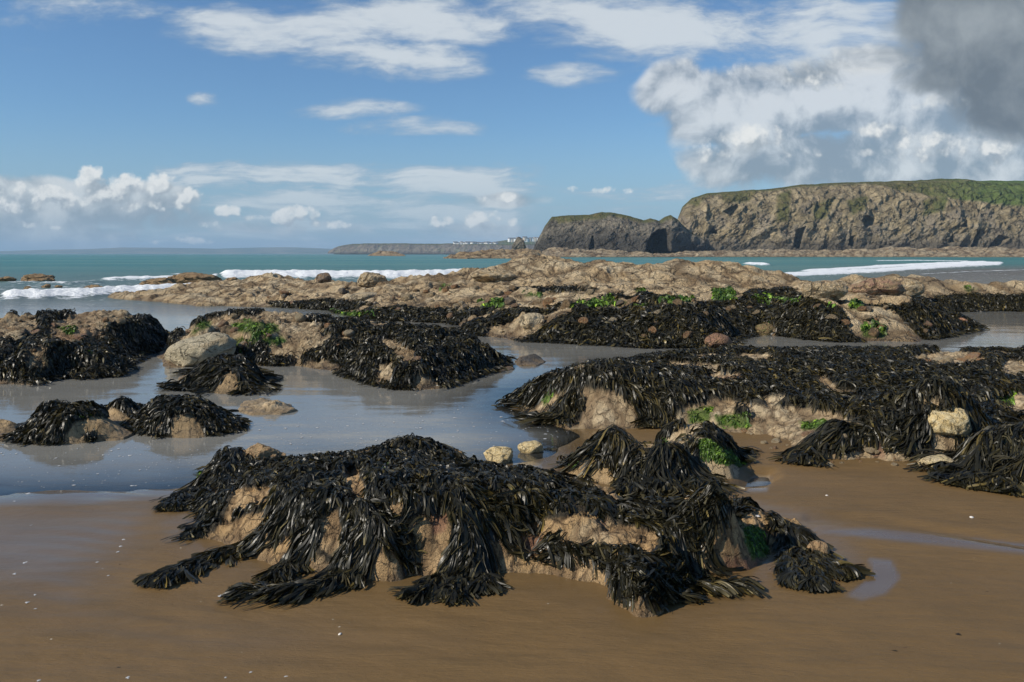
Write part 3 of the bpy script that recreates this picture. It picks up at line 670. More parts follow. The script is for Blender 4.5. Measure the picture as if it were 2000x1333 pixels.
# ---- far reef, with its weedy apron
far = outcrop('rocky_reef', 'long tan reef across the middle distance with a black wrack apron', 'reef',
    [(205, 583), (300, 591), (380, 598), (480, 600), (560, 603), (640, 607), (690, 622), (760, 627), (880, 632), (900, 655), (1000, 666), (1100, 672), (1240, 679), (1430, 681), (1445, 658), (1490, 655), (1560, 662), (1620, 668), (1790, 668), (1860, 658), (1925, 646), (1870, 622), (1850, 610), (1960, 608), (2150, 612), (2500, 612)],
    [(2500, 25.5), (2150, 25.5), (1820, 26.3), (1600, 26), (1400, 26.5), (1200, 27), (1000, 27.3), (900, 29.5), (700, 30.5), (540, 33.5), (400, 32.5), (260, 30.5), (205, 29.5)],
    [Q(1040, 519, 25.5), Q(960, 540, 26), Q(990, 532, 26), Q(1080, 524, 26), Q(1120, 528, 25.5), Q(1180, 531, 25.5), Q(1250, 537, 25), Q(1310, 527, 25), Q(1340, 529, 25), Q(1430, 542, 25), Q(1500, 549, 24.5), Q(1570, 564, 23.5), Q(1640, 560, 24), Q(1720, 557, 25), Q(1800, 556, 25),
     Q(1840, 574, 23.5), Q(1950, 574, 24), Q(2100, 574, 24), Q(2300, 578, 24), Q(1050, 563, 23.4), Q(1200, 571, 22.6), Q(1330, 575, 22.4), Q(1430, 583, 22), P(1100, 590, .42), P(1000, 590, .38), P(900, 590, .28), P(1250, 590, .42), P(1400, 590, .42), P(1520, 590, .38), P(1650, 595, .36), P(1780, 600, .3), P(1950, 588, .25),
     P(1000, 625, .2), P(1100, 635, .24), P(1200, 640, .22), P(1400, 635, .27), P(1550, 630, .24), P(1700, 630, .24), P(1830, 635, .2), P(800, 605, .17), P(720, 595, .16), P(650, 590, .16), Q(540, 547, 32), Q(590, 556, 31), Q(480, 563, 31), Q(400, 564, 31), Q(310, 580, 29.5), Q(250, 587, 29), P(500, 575, .2), P(600, 575, .27), Q(660, 568, 29), Q(760, 574, 28), Q(830, 568, 28), Q(890, 566, 28), Q(920, 556, 28)],
    M_rock_far, cell=2.1, dscale=.7, edge=.35, rough=.10, rsc=1.1, seed=100, stepo=1.0, lam=2e-5, strat=.24,
    lumps=[(2.3, .20, lambda x, y, z: 1 - .75 * sstep(z, .8, 1.1)), (.7, .09, lambda x, y, z: 1 - .4 * sstep(z, .8, 1.1))],
    weed=[[(650, 612), (760, 602), (900, 606), (1050, 606), (1130, 590), (1300, 604), (1440, 588), (1470, 570), (1545, 566), (1575, 584), (1640, 604), (1760, 598), (1830, 578), (2600, 574), (2600, 622), (1920, 655), (1800, 677), (1200, 692), (900, 672), (760, 640), (650, 622)], [(1000, 566), (1080, 562), (1170, 566), (1160, 571), (1010, 572)], [(1170, 582), (1240, 574), (1330, 582), (1300, 596), (1180, 596)], [(740, 595), (640, 588), (520, 592), (540, 602), (650, 612)]],
    bare=[[(1560, 575), (1590, 553), (1660, 552), (1660, 585)], [(1010, 624), (1060, 622), (1075, 640), (1020, 648)], [(1475, 640), (1515, 640), (1520, 668), (1475, 668)]], wnoise=14, wfreq=1.0, holes=.30,
    green=[[(1390, 566), (1430, 562), (1440, 588), (1395, 588)], [(1470, 582), (1570, 588), (1560, 604), (1480, 600)], [(930, 590), (990, 586), (985, 602), (940, 604)], [(1130, 588), (1200, 584), (1190, 600), (1120, 604)], [(1290, 580), (1350, 584), (1340, 598), (1290, 596)], [(1580, 596), (1640, 600), (1630, 612), (1590, 610)], [(1230, 600), (1270, 598), (1260, 612)], [(1660, 590), (1690, 592), (1680, 606), (1655, 604)], [(1680, 630), (1730, 632), (1725, 660), (1685, 658)], [(1240, 566), (1260, 566), (1255, 580)], [(640, 615), (730, 612), (735, 632), (660, 632)], [(1020, 574), (1060, 572), (1055, 585)], [(1880, 562), (1905, 565), (1890, 572)], [(1180, 585), (1220, 590), (1200, 600)], [(860, 555), (880, 556), (860, 566)], [(1480, 642), (1500, 640), (1500, 652)]],
    cols=(TAN * 1.1, PALE * 1.08, np.array([.33, .225, .12]), TAN), sandy=.05, wlift=.03, hsc=.75)
cover(far, 'wrack_cover', 130000, .17, .028, 1, k=5, clump=9, spread=.06, lift=(.008, .045), up=.05, down=.4, wig=.3, strict=.1)
greens(far, 5000, .18, .06, 2, lift=(.02, .06))
# ---- left reef
leftr = outcrop('weedy_reef', 'reef at the left edge, black wrack with bare tan ridges on its top', 'reef',
    [(-400, 762), (-100, 758), (0, 752), (60, 755), (110, 742), (170, 742), (245, 736), (258, 712), (280, 695), (318, 690), (335, 668)], [(340, 14.2), (345, 15.2), (200, 15.7), (0, 15.4), (-400, 15.4)],
    [Q(200, 613, 14.8), Q(232, 622, 14.6), Q(160, 632, 14.2), Q(110, 640, 13.6), Q(60, 626, 14.4), Q(0, 626, 14.4), Q(-100, 624, 14.4), Q(-300, 624, 14.4), Q(320, 644, 14.2), Q(280, 640, 14.5), P(100, 665, .32), P(0, 660, .32), P(200, 655, .34), P(270, 655, .3), P(0, 700, .2), P(100, 705, .22), P(200, 705, .18), P(-200, 690, .25), P(290, 672, .16), P(50, 735, .08), P(150, 728, .1)],
    M_rock_mid, cell=2.3, edge=.16, rough=.07, rsc=1.8, seed=200, lumps=[(.8, .12, lambda x, y, z: 1 + 0 * z), (.3, .06, lambda x, y, z: 1 + 0 * z), (.12, .03, lambda x, y, z: 1 + 0 * z)],
    weed='all', bare=[[(-20, 616), (70, 616), (76, 645), (40, 668), (-20, 672)], [(90, 668), (100, 634), (150, 612), (190, 590), (255, 590), (270, 622), (200, 645), (190, 662), (140, 672)], [(55, 690), (85, 675), (85, 720), (55, 725)], [(-20, 745), (60, 750), (70, 765), (-20, 765)]], wnoise=14, wfreq=1.8, holes=.12,
    green=[[(110, 640), (150, 640), (140, 655)], [(170, 690), (200, 688), (190, 705)]], cols=(TAN * .85, PALE * .9, BROWN, ORANGE), wlift=.05)
cover(leftr, 'wrack_cover', 52000, .12, .020, 3, k=6, clump=9, spread=.045, lift=(.008, .04), up=.06, down=.45, wig=.25)
greens(leftr, 600, .10, .03, 4)
# ---- reef left of centre
midr = outcrop('weedy_reef', 'reef left of centre, green algae on top and black wrack to the right', 'reef',
    [(318, 722), (400, 716), (452, 708), (520, 716), (580, 717), (640, 726), (690, 744), (740, 760), (800, 763), (860, 762), (888, 752), (960, 727), (992, 720), (984, 700)], [(972, 12.2), (900, 13.4), (780, 14.6), (700, 15.6), (640, 15.8), (500, 16.4), (380, 16.2), (312, 14.8), (300, 12.4)],
    [Q(420, 632, 15.4), Q(470, 631, 15.6), Q(540, 626, 15.6), Q(590, 627, 15.6), Q(640, 636, 15), Q(690, 642, 14.8), Q(740, 650, 14.2), Q(345, 654, 14), P(400, 640, .46), P(470, 645, .45), P(560, 645, .4), P(640, 660, .33), P(700, 660, .34), Q(780, 656, 13.2), Q(840, 660, 12.9), Q(900, 667, 12.4), Q(945, 686, 11.8), P(340, 680, .3), P(440, 680, .3), P(520, 680, .26), P(600, 692, .2), P(700, 700, .24), P(800, 690, .27), P(880, 700, .22), P(760, 735, .13), P(840, 735, .12), P(940, 705, .16), P(580, 706, .1)],
    M_rock_mid, cell=2.3, edge=.14, rough=.06, rsc=1.8, seed=300, lumps=[(.7, .11, lambda x, y, z: 1 + 0 * z), (.27, .06, lambda x, y, z: 1 + 0 * z), (.12, .03, lambda x, y, z: 1 + 0 * z)],
    weed=[[(510, 668), (570, 668), (620, 640), (650, 630), (760, 630), (900, 642), (990, 680), (1000, 720), (890, 770), (740, 770), (640, 735), (520, 722), (480, 705), (480, 680)], [(340, 625), (420, 607), (480, 612), (520, 610), (500, 618), (420, 622), (370, 640)], [(325, 660), (360, 640), (350, 670), (330, 690)], [(600, 620), (650, 625), (640, 640), (590, 650)], [(440, 690), (480, 680), (500, 715), (440, 715)]],
    bare=[[(735, 670), (765, 665), (810, 690), (812, 712), (790, 715)], [(738, 720), (770, 708), (765, 750), (735, 752)], [(800, 765), (815, 735), (850, 740), (862, 770)], [(655, 660), (700, 650), (695, 668), (660, 672)], [(570, 720), (572, 700), (588, 698), (592, 720)]], wnoise=10, wfreq=2.0, holes=.10,
    green=[[(370, 655), (390, 625), (415, 630), (400, 645)], [(445, 640), (480, 625), (545, 635), (545, 650), (500, 655), (470, 650)], [(470, 665), (550, 655), (560, 668), (490, 680)], [(935, 700), (955, 690), (960, 725), (940, 728)], [(440, 668), (470, 660), (490, 690), (450, 700)]], cols=(TAN, PALE * 1.05, BROWN, ORANGE), wlift=.05)
cover(midr, 'wrack_cover', 52000, .115, .0185, 5, k=6, clump=9, spread=.04, lift=(.008, .04), up=.05, down=.5, wig=.25)
greens(midr, 2600, .10, .028, 6)
# ---- mounds in the pool on the left
def mound(name, label, front, back, ctrl, seed, weed, bare=(), nweed=2500, L=.10, Wd=.016, green=(), ng=0, cols=(SANDC * 1.5, TAN, BROWN), mat=None, cell=2.0, edge=.07, rough=.042, cat='rock', wn=7, holes=0, lift=(.006, .03), up=.03, rsc=5.0, red=()):
    h = outcrop(name, label, cat, front, back, ctrl, mat or M_rock_near, cell=cell, edge=edge, rough=rough, rsc=rsc, seed=seed, weed=weed, bare=bare, green=green, cols=cols, wnoise=wn, wfreq=4.0, holes=holes, wlift=.02, sandy=.03, red=red)
    if nweed: cover(h, 'wrack_cover', int(nweed * 1.25), L, Wd, seed + 1, k=7, clump=7, spread=.022, lift=lift, fork=True, up=up, strict=.2, hfs=ALL_HF)
    if ng: greens(h, ng, .06, .016, seed + 2)
    return h
mound('weedy_rock', 'low mossy topped rock in the pool, wrack down its left side', [(20, 866), (100, 872), (180, 866), (250, 860), (268, 848), (228, 822)], [(200, 7.6), (90, 7.7), (40, 7.2)],
      [Q(85, 800, 7.2), Q(120, 796, 7.25), Q(165, 798, 7.3), Q(195, 808, 7.3), P(130, 830, .15), P(200, 835, .1), P(60, 840, .08)], 400,
      [[(15, 870), (50, 820), (80, 792), (200, 796), (215, 815), (175, 815), (140, 830), (120, 872)], [(165, 845), (190, 842), (188, 862), (165, 862)]], green=[[(85, 798), (165, 795), (200, 805), (160, 818), (100, 820)]], ng=900, nweed=2600)
mound('bare_rock', 'smooth bare brown rock cut by the left edge, left of the mossy weedy rock', [(-60, 866), (10, 864), (50, 858)], [(52, 7.3), (10, 7.6), (-60, 7.6)], [Q(20, 822, 7.2), Q(-30, 824, 7.2), Q(40, 828, 7.2)], 420, [], nweed=0)
mound('weedy_rock', 'small pointed rock between two wrack covered rocks in the left pool', [(200, 838), (230, 842), (275, 840), (284, 815)], [(278, 8.2), (220, 8.3), (192, 8.0)], [Q(225, 790, 7.75), Q(250, 788, 7.8), Q(205, 800, 7.7), P(235, 815, .12)], 430,
      [[(200, 800), (215, 786), (275, 782), (285, 830), (262, 838), (250, 812), (225, 798)]], nweed=1100)
mound('weedy_rock', 'rounded rock in the left pool with wrack parted over a brown patch', [(255, 846), (300, 856), (385, 858), (440, 850), (478, 842), (470, 828)], [(430, 8.0), (350, 8.3), (275, 8.1), (250, 7.6)],
      [Q(340, 786, 7.6), Q(300, 790, 7.6), Q(390, 792, 7.6), Q(430, 812, 7.5), P(340, 820, .14), P(290, 825, .12)], 440,
      [[(255, 850), (275, 805), (310, 780), (400, 784), (440, 805), (485, 838), (470, 848), (400, 856), (385, 820), (350, 812), (330, 850), (300, 856)]], nweed=3600, bare=[[(335, 856), (345, 815), (385, 812), (388, 858)], [(298, 838), (318, 825), (322, 840)]])
mound('weedy_rock', 'dome of black wrack with a tan bare face, in front of the big smooth boulder', [(340, 758), (400, 766), (425, 771), (505, 770), (516, 755)], [(515, 10.2), (470, 11), (400, 11), (345, 10.3)],
      [Q(430, 706, 10), Q(470, 706, 10), Q(395, 720, 10), Q(505, 722, 10), P(450, 735, .16), P(370, 745, .06)], 460, [[(335, 765), (400, 712), (430, 700), (490, 700), (520, 740), (520, 775), (340, 775)]], bare=[[(415, 775), (440, 728), (450, 724), (465, 740), (470, 775)]], nweed=3600, L=.2, Wd=.022, mat=M_rock_mid)
mound('rubble_rock', 'small low tan rock standing alone in the middle of the pool', [(458, 806), (490, 812), (550, 812), (582, 804)], [(575, 8.4), (520, 8.8), (470, 8.6)], [Q(537, 784, 8.2), Q(515, 792, 8.2), Q(560, 794, 8.2), Q(490, 798, 8.2)], 470, [], nweed=0, rough=.05, rsc=7, cols=(TAN, PALE, BROWN))
mound('flat_rock', 'dark flat slab with a raised back corner, in the channel', [(1003, 708), (1010, 716), (1050, 717), (1068, 708)], [(1066, 12), (1035, 12.6), (1008, 12.3)], [Q(1015, 702, 11.6), Q(1040, 694, 11.9), Q(1055, 698, 11.9), P(1040, 708, .08)], 480, [], nweed=0, cols=(GREY * .28, GREY * .4, GREY * .2), mat=M_rock_mid)
mound('flat_rock', 'low reddish rock at the right tip of the weedy reef, by the channel', [(960, 724), (980, 730), (1005, 722)], [(1004, 11.8), (970, 12.0)], [Q(985, 714, 11.3), Q(970, 713, 11.4)], 485, [], nweed=0, cols=(PINK * .7, TAN * .8, BROWN), mat=M_rock_mid)
# ---- right reef
rightr = outcrop('weedy_reef', 'broad low reef on the right under a thick mat of black wrack', 'reef',
    [(985, 788), (1030, 806), (1035, 826), (1075, 830), (1120, 838), (1190, 845), (1270, 842), (1300, 850), (1340, 848), (1400, 858), (1470, 866), (1500, 880), (1530, 908), (1600, 916), (1700, 920), (1800, 922), (1860, 915), (2000, 910), (2500, 905)],
    [(2500, 12.6), (2050, 12.6), (1800, 12.6), (1500, 12.3), (1300, 11.5), (1180, 10.6), (1080, 9.6), (1000, 8.9)],
    [Q(1080, 749, 9.2), Q(1130, 735, 9.6), Q(1190, 725, 10), Q(1260, 709, 10.6), Q(1330, 703, 11), Q(1420, 701, 11.4), Q(1520, 698, 11.6), Q(1620, 695, 11.7), Q(1720, 694, 11.8), Q(1800, 692, 11.9), Q(1900, 695, 11.8), Q(2000, 695, 11.8), Q(2300, 695, 11.8),
     P(1040, 772, .15), P(1100, 765, .25), P(1160, 765, .28), P(1220, 770, .27), P(1250, 740, .27), P(1350, 740, .27), P(1500, 740, .26), P(1650, 740, .27), P(1800, 730, .28), P(1950, 735, .28), P(1300, 790, .2), P(1400, 785, .2), P(1500, 790, .22), P(1600, 790, .22), P(1700, 800, .22), P(1800, 810, .22), P(1900, 800, .22),
     P(1060, 808, .10), P(1170, 812, .14), P(1240, 815, .12), P(1340, 822, .09), P(1420, 830, .08), P(1520, 835, .10), P(1600, 830, .15), P(1700, 848, .2), P(1620, 862, .16), P(1780, 852, .2), P(1550, 870, .06), P(1680, 890, .12), P(1780, 885, .13), P(1860, 880, .12), P(1950, 860, .2), P(1450, 850, .04)],
    M_rock_near, cell=2.1, edge=.10, rough=.045, rsc=3.0, seed=500, lam=2e-5, lumps=[(.35, .04, lambda x, y, z: 1 + 0 * z), (.11, .018, lambda x, y, z: 1 + 0 * z)],
    weed=[[(980, 792), (1030, 765), (1090, 735), (1250, 695), (1400, 680), (2600, 675), (2600, 770), (1990, 770), (1900, 800), (1830, 845), (1840, 880), (1800, 900), (1770, 870), (1690, 850), (1640, 812), (1560, 800), (1450, 790), (1400, 780), (1340, 800), (1290, 838), (1260, 812), (1200, 770), (1150, 765), (1120, 770), (1060, 775), (1010, 795)], [(1075, 828), (1090, 800), (1120, 775), (1145, 780), (1135, 825), (1110, 835)],
          [(1560, 912), (1590, 872), (1640, 845), (1720, 850), (1735, 870), (1700, 880), (1640, 872), (1610, 890), (1595, 915)], [(1300, 835), (1400, 830), (1450, 815), (1340, 845)], [(1505, 868), (1550, 845), (1550, 862), (1515, 872)], [(1430, 800), (1460, 795), (1470, 822), (1440, 820)]],
    bare=[[(1370, 742), (1400, 728), (1440, 732), (1460, 742), (1430, 752), (1380, 752)], [(1580, 745), (1610, 738), (1640, 765), (1680, 770), (1670, 782), (1630, 775)], [(1775, 700), (1830, 690), (1850, 682), (1920, 700), (1930, 718), (1860, 722), (1790, 714)], [(1860, 775), (1905, 765), (1890, 785)], [(1800, 785), (1835, 785), (1830, 800), (1795, 798)], [(1480, 780), (1540, 775), (1500, 800)], [(1960, 705), (2010, 710), (2005, 745), (1950, 730)], [(1640, 830), (1700, 832), (1700, 842)], [(1818, 836), (1915, 836), (1915, 892), (1850, 908), (1822, 892)], [(1615, 888), (1740, 886), (1765, 895), (1860, 890), (1860, 930), (1600, 925)], [(1330, 836), (1480, 825), (1560, 850), (1540, 905), (1460, 870)]], wnoise=10, wfreq=2.6, holes=.08,
    green=[[(1340, 802), (1395, 795), (1380, 830), (1350, 828)], [(1390, 808), (1470, 812), (1460, 838), (1400, 835)], [(1560, 822), (1620, 820), (1620, 842), (1570, 840)], [(1550, 688), (1600, 684), (1610, 698), (1560, 700)], [(1940, 765), (1990, 762), (1985, 785), (1950, 785)], [(1050, 775), (1080, 755), (1085, 770), (1060, 790)]],
    red=[[(1380, 735), (1460, 732), (1450, 755), (1390, 752)], [(1700, 865), (1720, 860), (1730, 895), (1705, 895)]], cols=(TAN * .95, PALE * .92, BROWN, SANDC * 1.3), sandy=.04, wlift=.045)
flow_r = lambda x, y: (.16 + 0 * x, -.10 + .25 * vnoise(x * .7, y * .7, seed=4))
cover(rightr, 'wrack_cover', 95000, .115, .0145, 7, k=6, clump=9, spread=.03, lift=(.008, .04), up=.045, fork=False, flow=flow_r, wig=.2, down=.5, strict=.12)
greens(rightr, 2600, .07, .018, 8)
bunches(rightr, 'wrack_bunch', [([(1700, 852), (1640, 858), (1600, 880), (1570, 912)], (18, 18), 420), ([(1660, 850), (1655, 872), (1650, 885)], (36, 36), 300), ([(1800, 830), (1800, 862), (1770, 880), (1735, 882)], (24, 14), 300), ([(1820, 840), (1815, 880), (1800, 898)], (26, 22), 300), ([(1120, 770), (1100, 800), (1090, 825), (1030, 820)], (20, 12), 300), ([(1080, 745), (1030, 772), (990, 785)], (22, 10), 380), ([(1235, 770), (1275, 810), (1285, 838)], (20, 16), 260)], 9, ALL_HF, .016, .2)
# ---- right-hand front outcrop
rfront = outcrop('weedy_rock', 'outcrop at the right edge draped in long black wrack, pale barnacles showing between', 'rock',
    [(1840, 932), (1870, 958), (1900, 966), (1960, 972), (2050, 980), (2300, 985)], [(2300, 8), (2050, 8), (1960, 8), (1900, 7.6), (1850, 6.8)],
    [Q(1945, 802, 7.2), Q(1985, 785, 7.2), Q(2060, 782, 7.2), Q(2200, 782, 7.2), Q(1915, 840, 6.9), P(1890, 880, .18), P(1960, 860, .25), P(2060, 860, .27), P(1900, 925, .1), P(1970, 920, .17), P(2060, 930, .15)], M_rock_near, cell=1.8, edge=.08, rough=.05, rsc=4, seed=600,
    lumps=[(.22, .04, lambda x, y, z: 1 + 0 * z)], weed=[[(1835, 940), (1880, 880), (1915, 850), (1940, 800), (1975, 800), (1965, 850), (2000, 820), (2200, 800), (2200, 990), (1940, 980), (1850, 960)]], bare=[[(1930, 890), (1960, 880), (1965, 930), (1935, 930)], [(1960, 850), (1985, 835), (1985, 860)], [(1990, 765), (2010, 770), (2010, 800), (1985, 795)]], wnoise=8, wfreq=3.5,
    green=[[(1940, 765), (1985, 760), (1980, 790), (1950, 790)], [(1900, 838), (1930, 825), (1925, 850)], [(1955, 865), (1985, 870), (1975, 890)]], cols=(TAN, PALE, BROWN), wlift=.02)
cover(rfront, 'wrack_cover', 4200, .22, .016, 11, k=7, clump=8, spread=.05, lift=(.01, .05), up=.03, fork=True, hfs=ALL_HF)
greens(rfront, 700, .06, .016, 12)
bunches(rfront, 'wrack_bunch', [([(1950, 800), (1930, 850), (1890, 890), (1848, 935)], (26, 22), 600), ([(1930, 860), (1910, 910), (1890, 955)], (38, 30), 600), ([(2020, 900), (1970, 940), (1940, 962)], (32, 24), 520), ([(2020, 830), (1985, 870), (1990, 920)], (26, 30), 420)], 13, ALL_HF, .015, .22)
# ---- rocks behind the foreground outcrop
mossy = mound('mossy_boulder', 'rounded boulder with bright green algae on its face, beside the puddle', [(1290, 930), (1340, 945), (1400, 958), (1448, 955), (1466, 935), (1462, 900)], [(1450, 6.3), (1340, 6.55), (1275, 6.45), (1255, 6.1)],
      [Q(1300, 842, 6.2), Q(1340, 836, 6.2), Q(1390, 842, 6.1), Q(1430, 862, 6.0), P(1350, 880, .22), P(1420, 890, .19), P(1440, 920, .12), P(1330, 920, .14), Q(1275, 858, 6.1)], 620, [[(1262, 870), (1280, 838), (1340, 832), (1310, 850), (1290, 870)], [(1360, 838), (1400, 836), (1440, 870), (1448, 905), (1430, 885), (1390, 862), (1350, 850)]],
      green=[[(1262, 870), (1290, 855), (1310, 870), (1280, 880)], [(1340, 865), (1380, 860), (1430, 880), (1455, 915), (1430, 905), (1390, 900), (1340, 895)]], ng=3200, nweed=1800, L=.13, Wd=.013, cols=(PALE * .8, TAN, np.array([.22, .2, .06])), edge=.10)
backr = mound('weedy_rock', 'rock topped with a mop of black wrack, just behind the foreground outcrop', [(1070, 925), (1110, 955), (1200, 985), (1300, 990), (1380, 980), (1385, 940)], [(1365, 5.8), (1260, 5.9), (1140, 6.05), (1080, 5.85)],
      [Q(1185, 856, 5.8), Q(1210, 862, 5.8), Q(1280, 884, 5.5), Q(1330, 886, 5.5), Q(1240, 884, 5.5), Q(1120, 905, 5.6), P(1180, 910, .26), P(1300, 915, .28), P(1360, 930, .18), P(1220, 950, .15), P(1140, 930, .12)], 640, [[(1140, 885), (1160, 850), (1220, 850), (1230, 880), (1290, 875), (1350, 885), (1380, 970), (1210, 985), (1195, 925), (1170, 900)]],
      bare=[[(1150, 985), (1160, 915), (1195, 915), (1205, 985)]], nweed=2600, L=.15, Wd=.014, green=[[(1090, 905), (1130, 900), (1125, 915)], [(1200, 870), (1225, 868), (1220, 885)]], ng=500, cols=(SANDC * 1.6, TAN, BROWN), up=.04)
bunches(backr, 'wrack_bunch', [([(1290, 885), (1240, 920), (1215, 975)], (34, 34), 420), ([(1290, 885), (1290, 930), (1285, 975)], (46, 46), 520), ([(1300, 885), (1345, 920), (1366, 970)], (30, 34), 420), ([(1190, 855), (1165, 880), (1115, 905)], (20, 10), 220), ([(1195, 858), (1215, 885), (1205, 920)], (26, 22), 220), ([(1150, 905), (1165, 930), (1180, 950)], (12, 8), 60)], 14, ALL_HF, .013, .15)
# ---- foreground outcrop
fg = outcrop('foreground_outcrop', 'large foreground rock hung with glossy black wrack trailing onto bare sand', 'rock',
    [(358, 1012), (372, 1075), (440, 1098), (520, 1138), (620, 1158), (700, 1168), (800, 1166), (900, 1172), (985, 1160), (1080, 1172), (1170, 1190), (1215, 1228), (1260, 1240), (1320, 1228), (1360, 1195), (1400, 1150), (1500, 1138), (1560, 1128), (1630, 1128), (1640, 1105), (1610, 1050)],
    [(1570, 4.7), (1480, 4.95), (1350, 5.2), (1180, 5.5), (1000, 5.85), (880, 6.1), (760, 6.2), (640, 6.05), (480, 6.1), (400, 5.9), (360, 5.4)],
    [Q(440, 888, 5.65), Q(470, 894, 5.6), Q(400, 935, 5.5), Q(540, 915, 5.65), Q(600, 909, 5.7), Q(680, 907, 5.7), Q(740, 890, 5.75), Q(800, 872, 5.8), Q(850, 878, 5.75), Q(900, 915, 5.6), Q(930, 927, 5.55), Q(1000, 932, 5.45), Q(1070, 940, 5.35), Q(1140, 960, 5.2), Q(1200, 995, 4.9), Q(1300, 1005, 4.75), Q(1400, 1000, 4.65), Q(1470, 1002, 4.55), Q(1520, 1022, 4.4), Q(1570, 1055, 4.25), Q(1590, 1078, 4.15),
     P(480, 970, .2), P(560, 970, .24), P(650, 960, .26), P(750, 950, .28), P(850, 950, .28), P(430, 1000, .12), P(520, 1050, .14), P(600, 1040, .2), P(700, 1030, .24), P(800, 1030, .25), P(900, 1030, .25), P(1000, 1010, .25), P(1100, 1010, .24), P(1200, 1035, .2), P(1300, 1045, .2), P(560, 1095, .09), P(640, 1095, .16), P(740, 1090, .17), P(780, 1085, .19), P(850, 1100, .17), P(930, 1095, .17), P(1020, 1100, .18), P(1100, 1110, .18), P(1180, 1120, .16), P(1040, 1135, .12), P(740, 1135, .09), P(1250, 1170, .13), P(1280, 1200, .10), P(1225, 1205, .08), P(1320, 1205, .08), P(1270, 1226, .05), P(1340, 1100, .17), P(1400, 1060, .2), P(1460, 1060, .2), P(1420, 1110, .11), P(1500, 1100, .12), P(1560, 1090, .11), P(1150, 1060, .19), P(1230, 1075, .18)],
    M_rock_near, cell=1.6, edge=.055, rough=.045, rsc=7.0, seed=700, lam=1e-5, lumps=[(.26, .045, lambda x, y, z: 1 + 0 * z), (.09, .02, lambda x, y, z: 1 + 0 * z)],
    weed=[[(380, 960), (430, 880), (500, 890), (560, 900), (700, 890), (800, 855), (900, 900), (1050, 925), (1150, 945), (1200, 990), (1300, 985), (1475, 990), (1400, 1010), (1370, 1050), (1350, 1100), (1310, 1080), (1240, 1040), (1150, 1000), (1110, 1010), (1050, 1020), (1000, 1060), (920, 1065), (860, 1010), (790, 1020), (720, 1040), (680, 1110), (620, 1100), (600, 1030), (540, 1000), (480, 1010), (400, 1050)], [(1180, 1110), (1280, 1120), (1400, 1150), (1290, 1185), (1200, 1150)], [(1500, 1010), (1590, 1060), (1580, 1120), (1530, 1090)], [(880, 1060), (950, 1060), (960, 1140), (880, 1140)]],
    bare=[[(672, 925), (702, 918), (716, 985), (690, 990)], [(460, 958), (530, 950), (525, 985), (462, 1000), (448, 1035), (436, 1020)], [(425, 1026), (474, 1018), (482, 1062), (440, 1090), (366, 1086), (380, 1064), (418, 1060)], [(568, 1042), (540, 1075), (491, 1113), (480, 1135), (528, 1142), (552, 1105), (568, 1068)], [(598, 1090), (634, 1090), (628, 1128), (596, 1128)], [(620, 1008), (660, 1000), (670, 1050), (654, 1092), (626, 1074)], [(712, 1152), (735, 1098), (765, 1080), (800, 1130), (850, 1075), (815, 1085), (812, 1040), (880, 1005), (886, 1045), (868, 1080), (858, 1120), (818, 1160), (780, 1168), (712, 1168)], [(750, 980), (790, 985), (785, 1015), (758, 1010)], [(962, 1112), (1010, 1096), (1040, 1106), (1080, 1116), (1150, 1112), (1186, 1128), (1190, 1195), (1080, 1180), (980, 1165)], [(1160, 1180), (1230, 1190), (1330, 1195), (1350, 1215), (1280, 1245), (1200, 1230)], [(1020, 1050), (1060, 1040), (1052, 1075), (1025, 1085)], [(1080, 1032), (1180, 1020), (1275, 1040), (1282, 1080), (1200, 1074), (1105, 1066)], [(1385, 1030), (1450, 1020), (1490, 1030), (1520, 1130), (1500, 1138), (1390, 1130)], [(414, 955), (430, 955), (428, 978), (414, 978)], [(456, 878), (476, 878), (476, 890)], [(376, 955), (388, 955), (386, 976)]], wnoise=8, wfreq=5.0, holes=.05,
    green=[[(735, 912), (765, 908), (760, 925), (740, 925)], [(1455, 1030), (1490, 1035), (1500, 1085), (1465, 1095), (1455, 1060)], [(390, 930), (402, 920), (405, 945)]], red=[[(840, 1012), (880, 1010), (875, 1045), (845, 1045)], [(1020, 1050), (1060, 1045), (1050, 1085), (1025, 1090)], [(1160, 1015), (1190, 1015), (1185, 1035)], [(1400, 1085), (1500, 1090), (1490, 1125), (1420, 1120)]],
    cols=(np.array([.36, .23, .105]), np.array([.42, .285, .15]), BROWN * 1.15, PALE * .85), sandy=.05, wlift=.02)
cover(fg, 'wrack_cover', 14500, .078, .0135, 15, k=7, clump=9, spread=.022, lift=(.004, .024), up=.02, strict=.15, fork=True, hfs=ALL_HF, down=.9, flow=lambda x, y: (.10 + .1 * vnoise(x * 2, y * 2, seed=6), -.12 + 0 * y), wig=.26)
greens(fg, 900, .07, .010, 16)
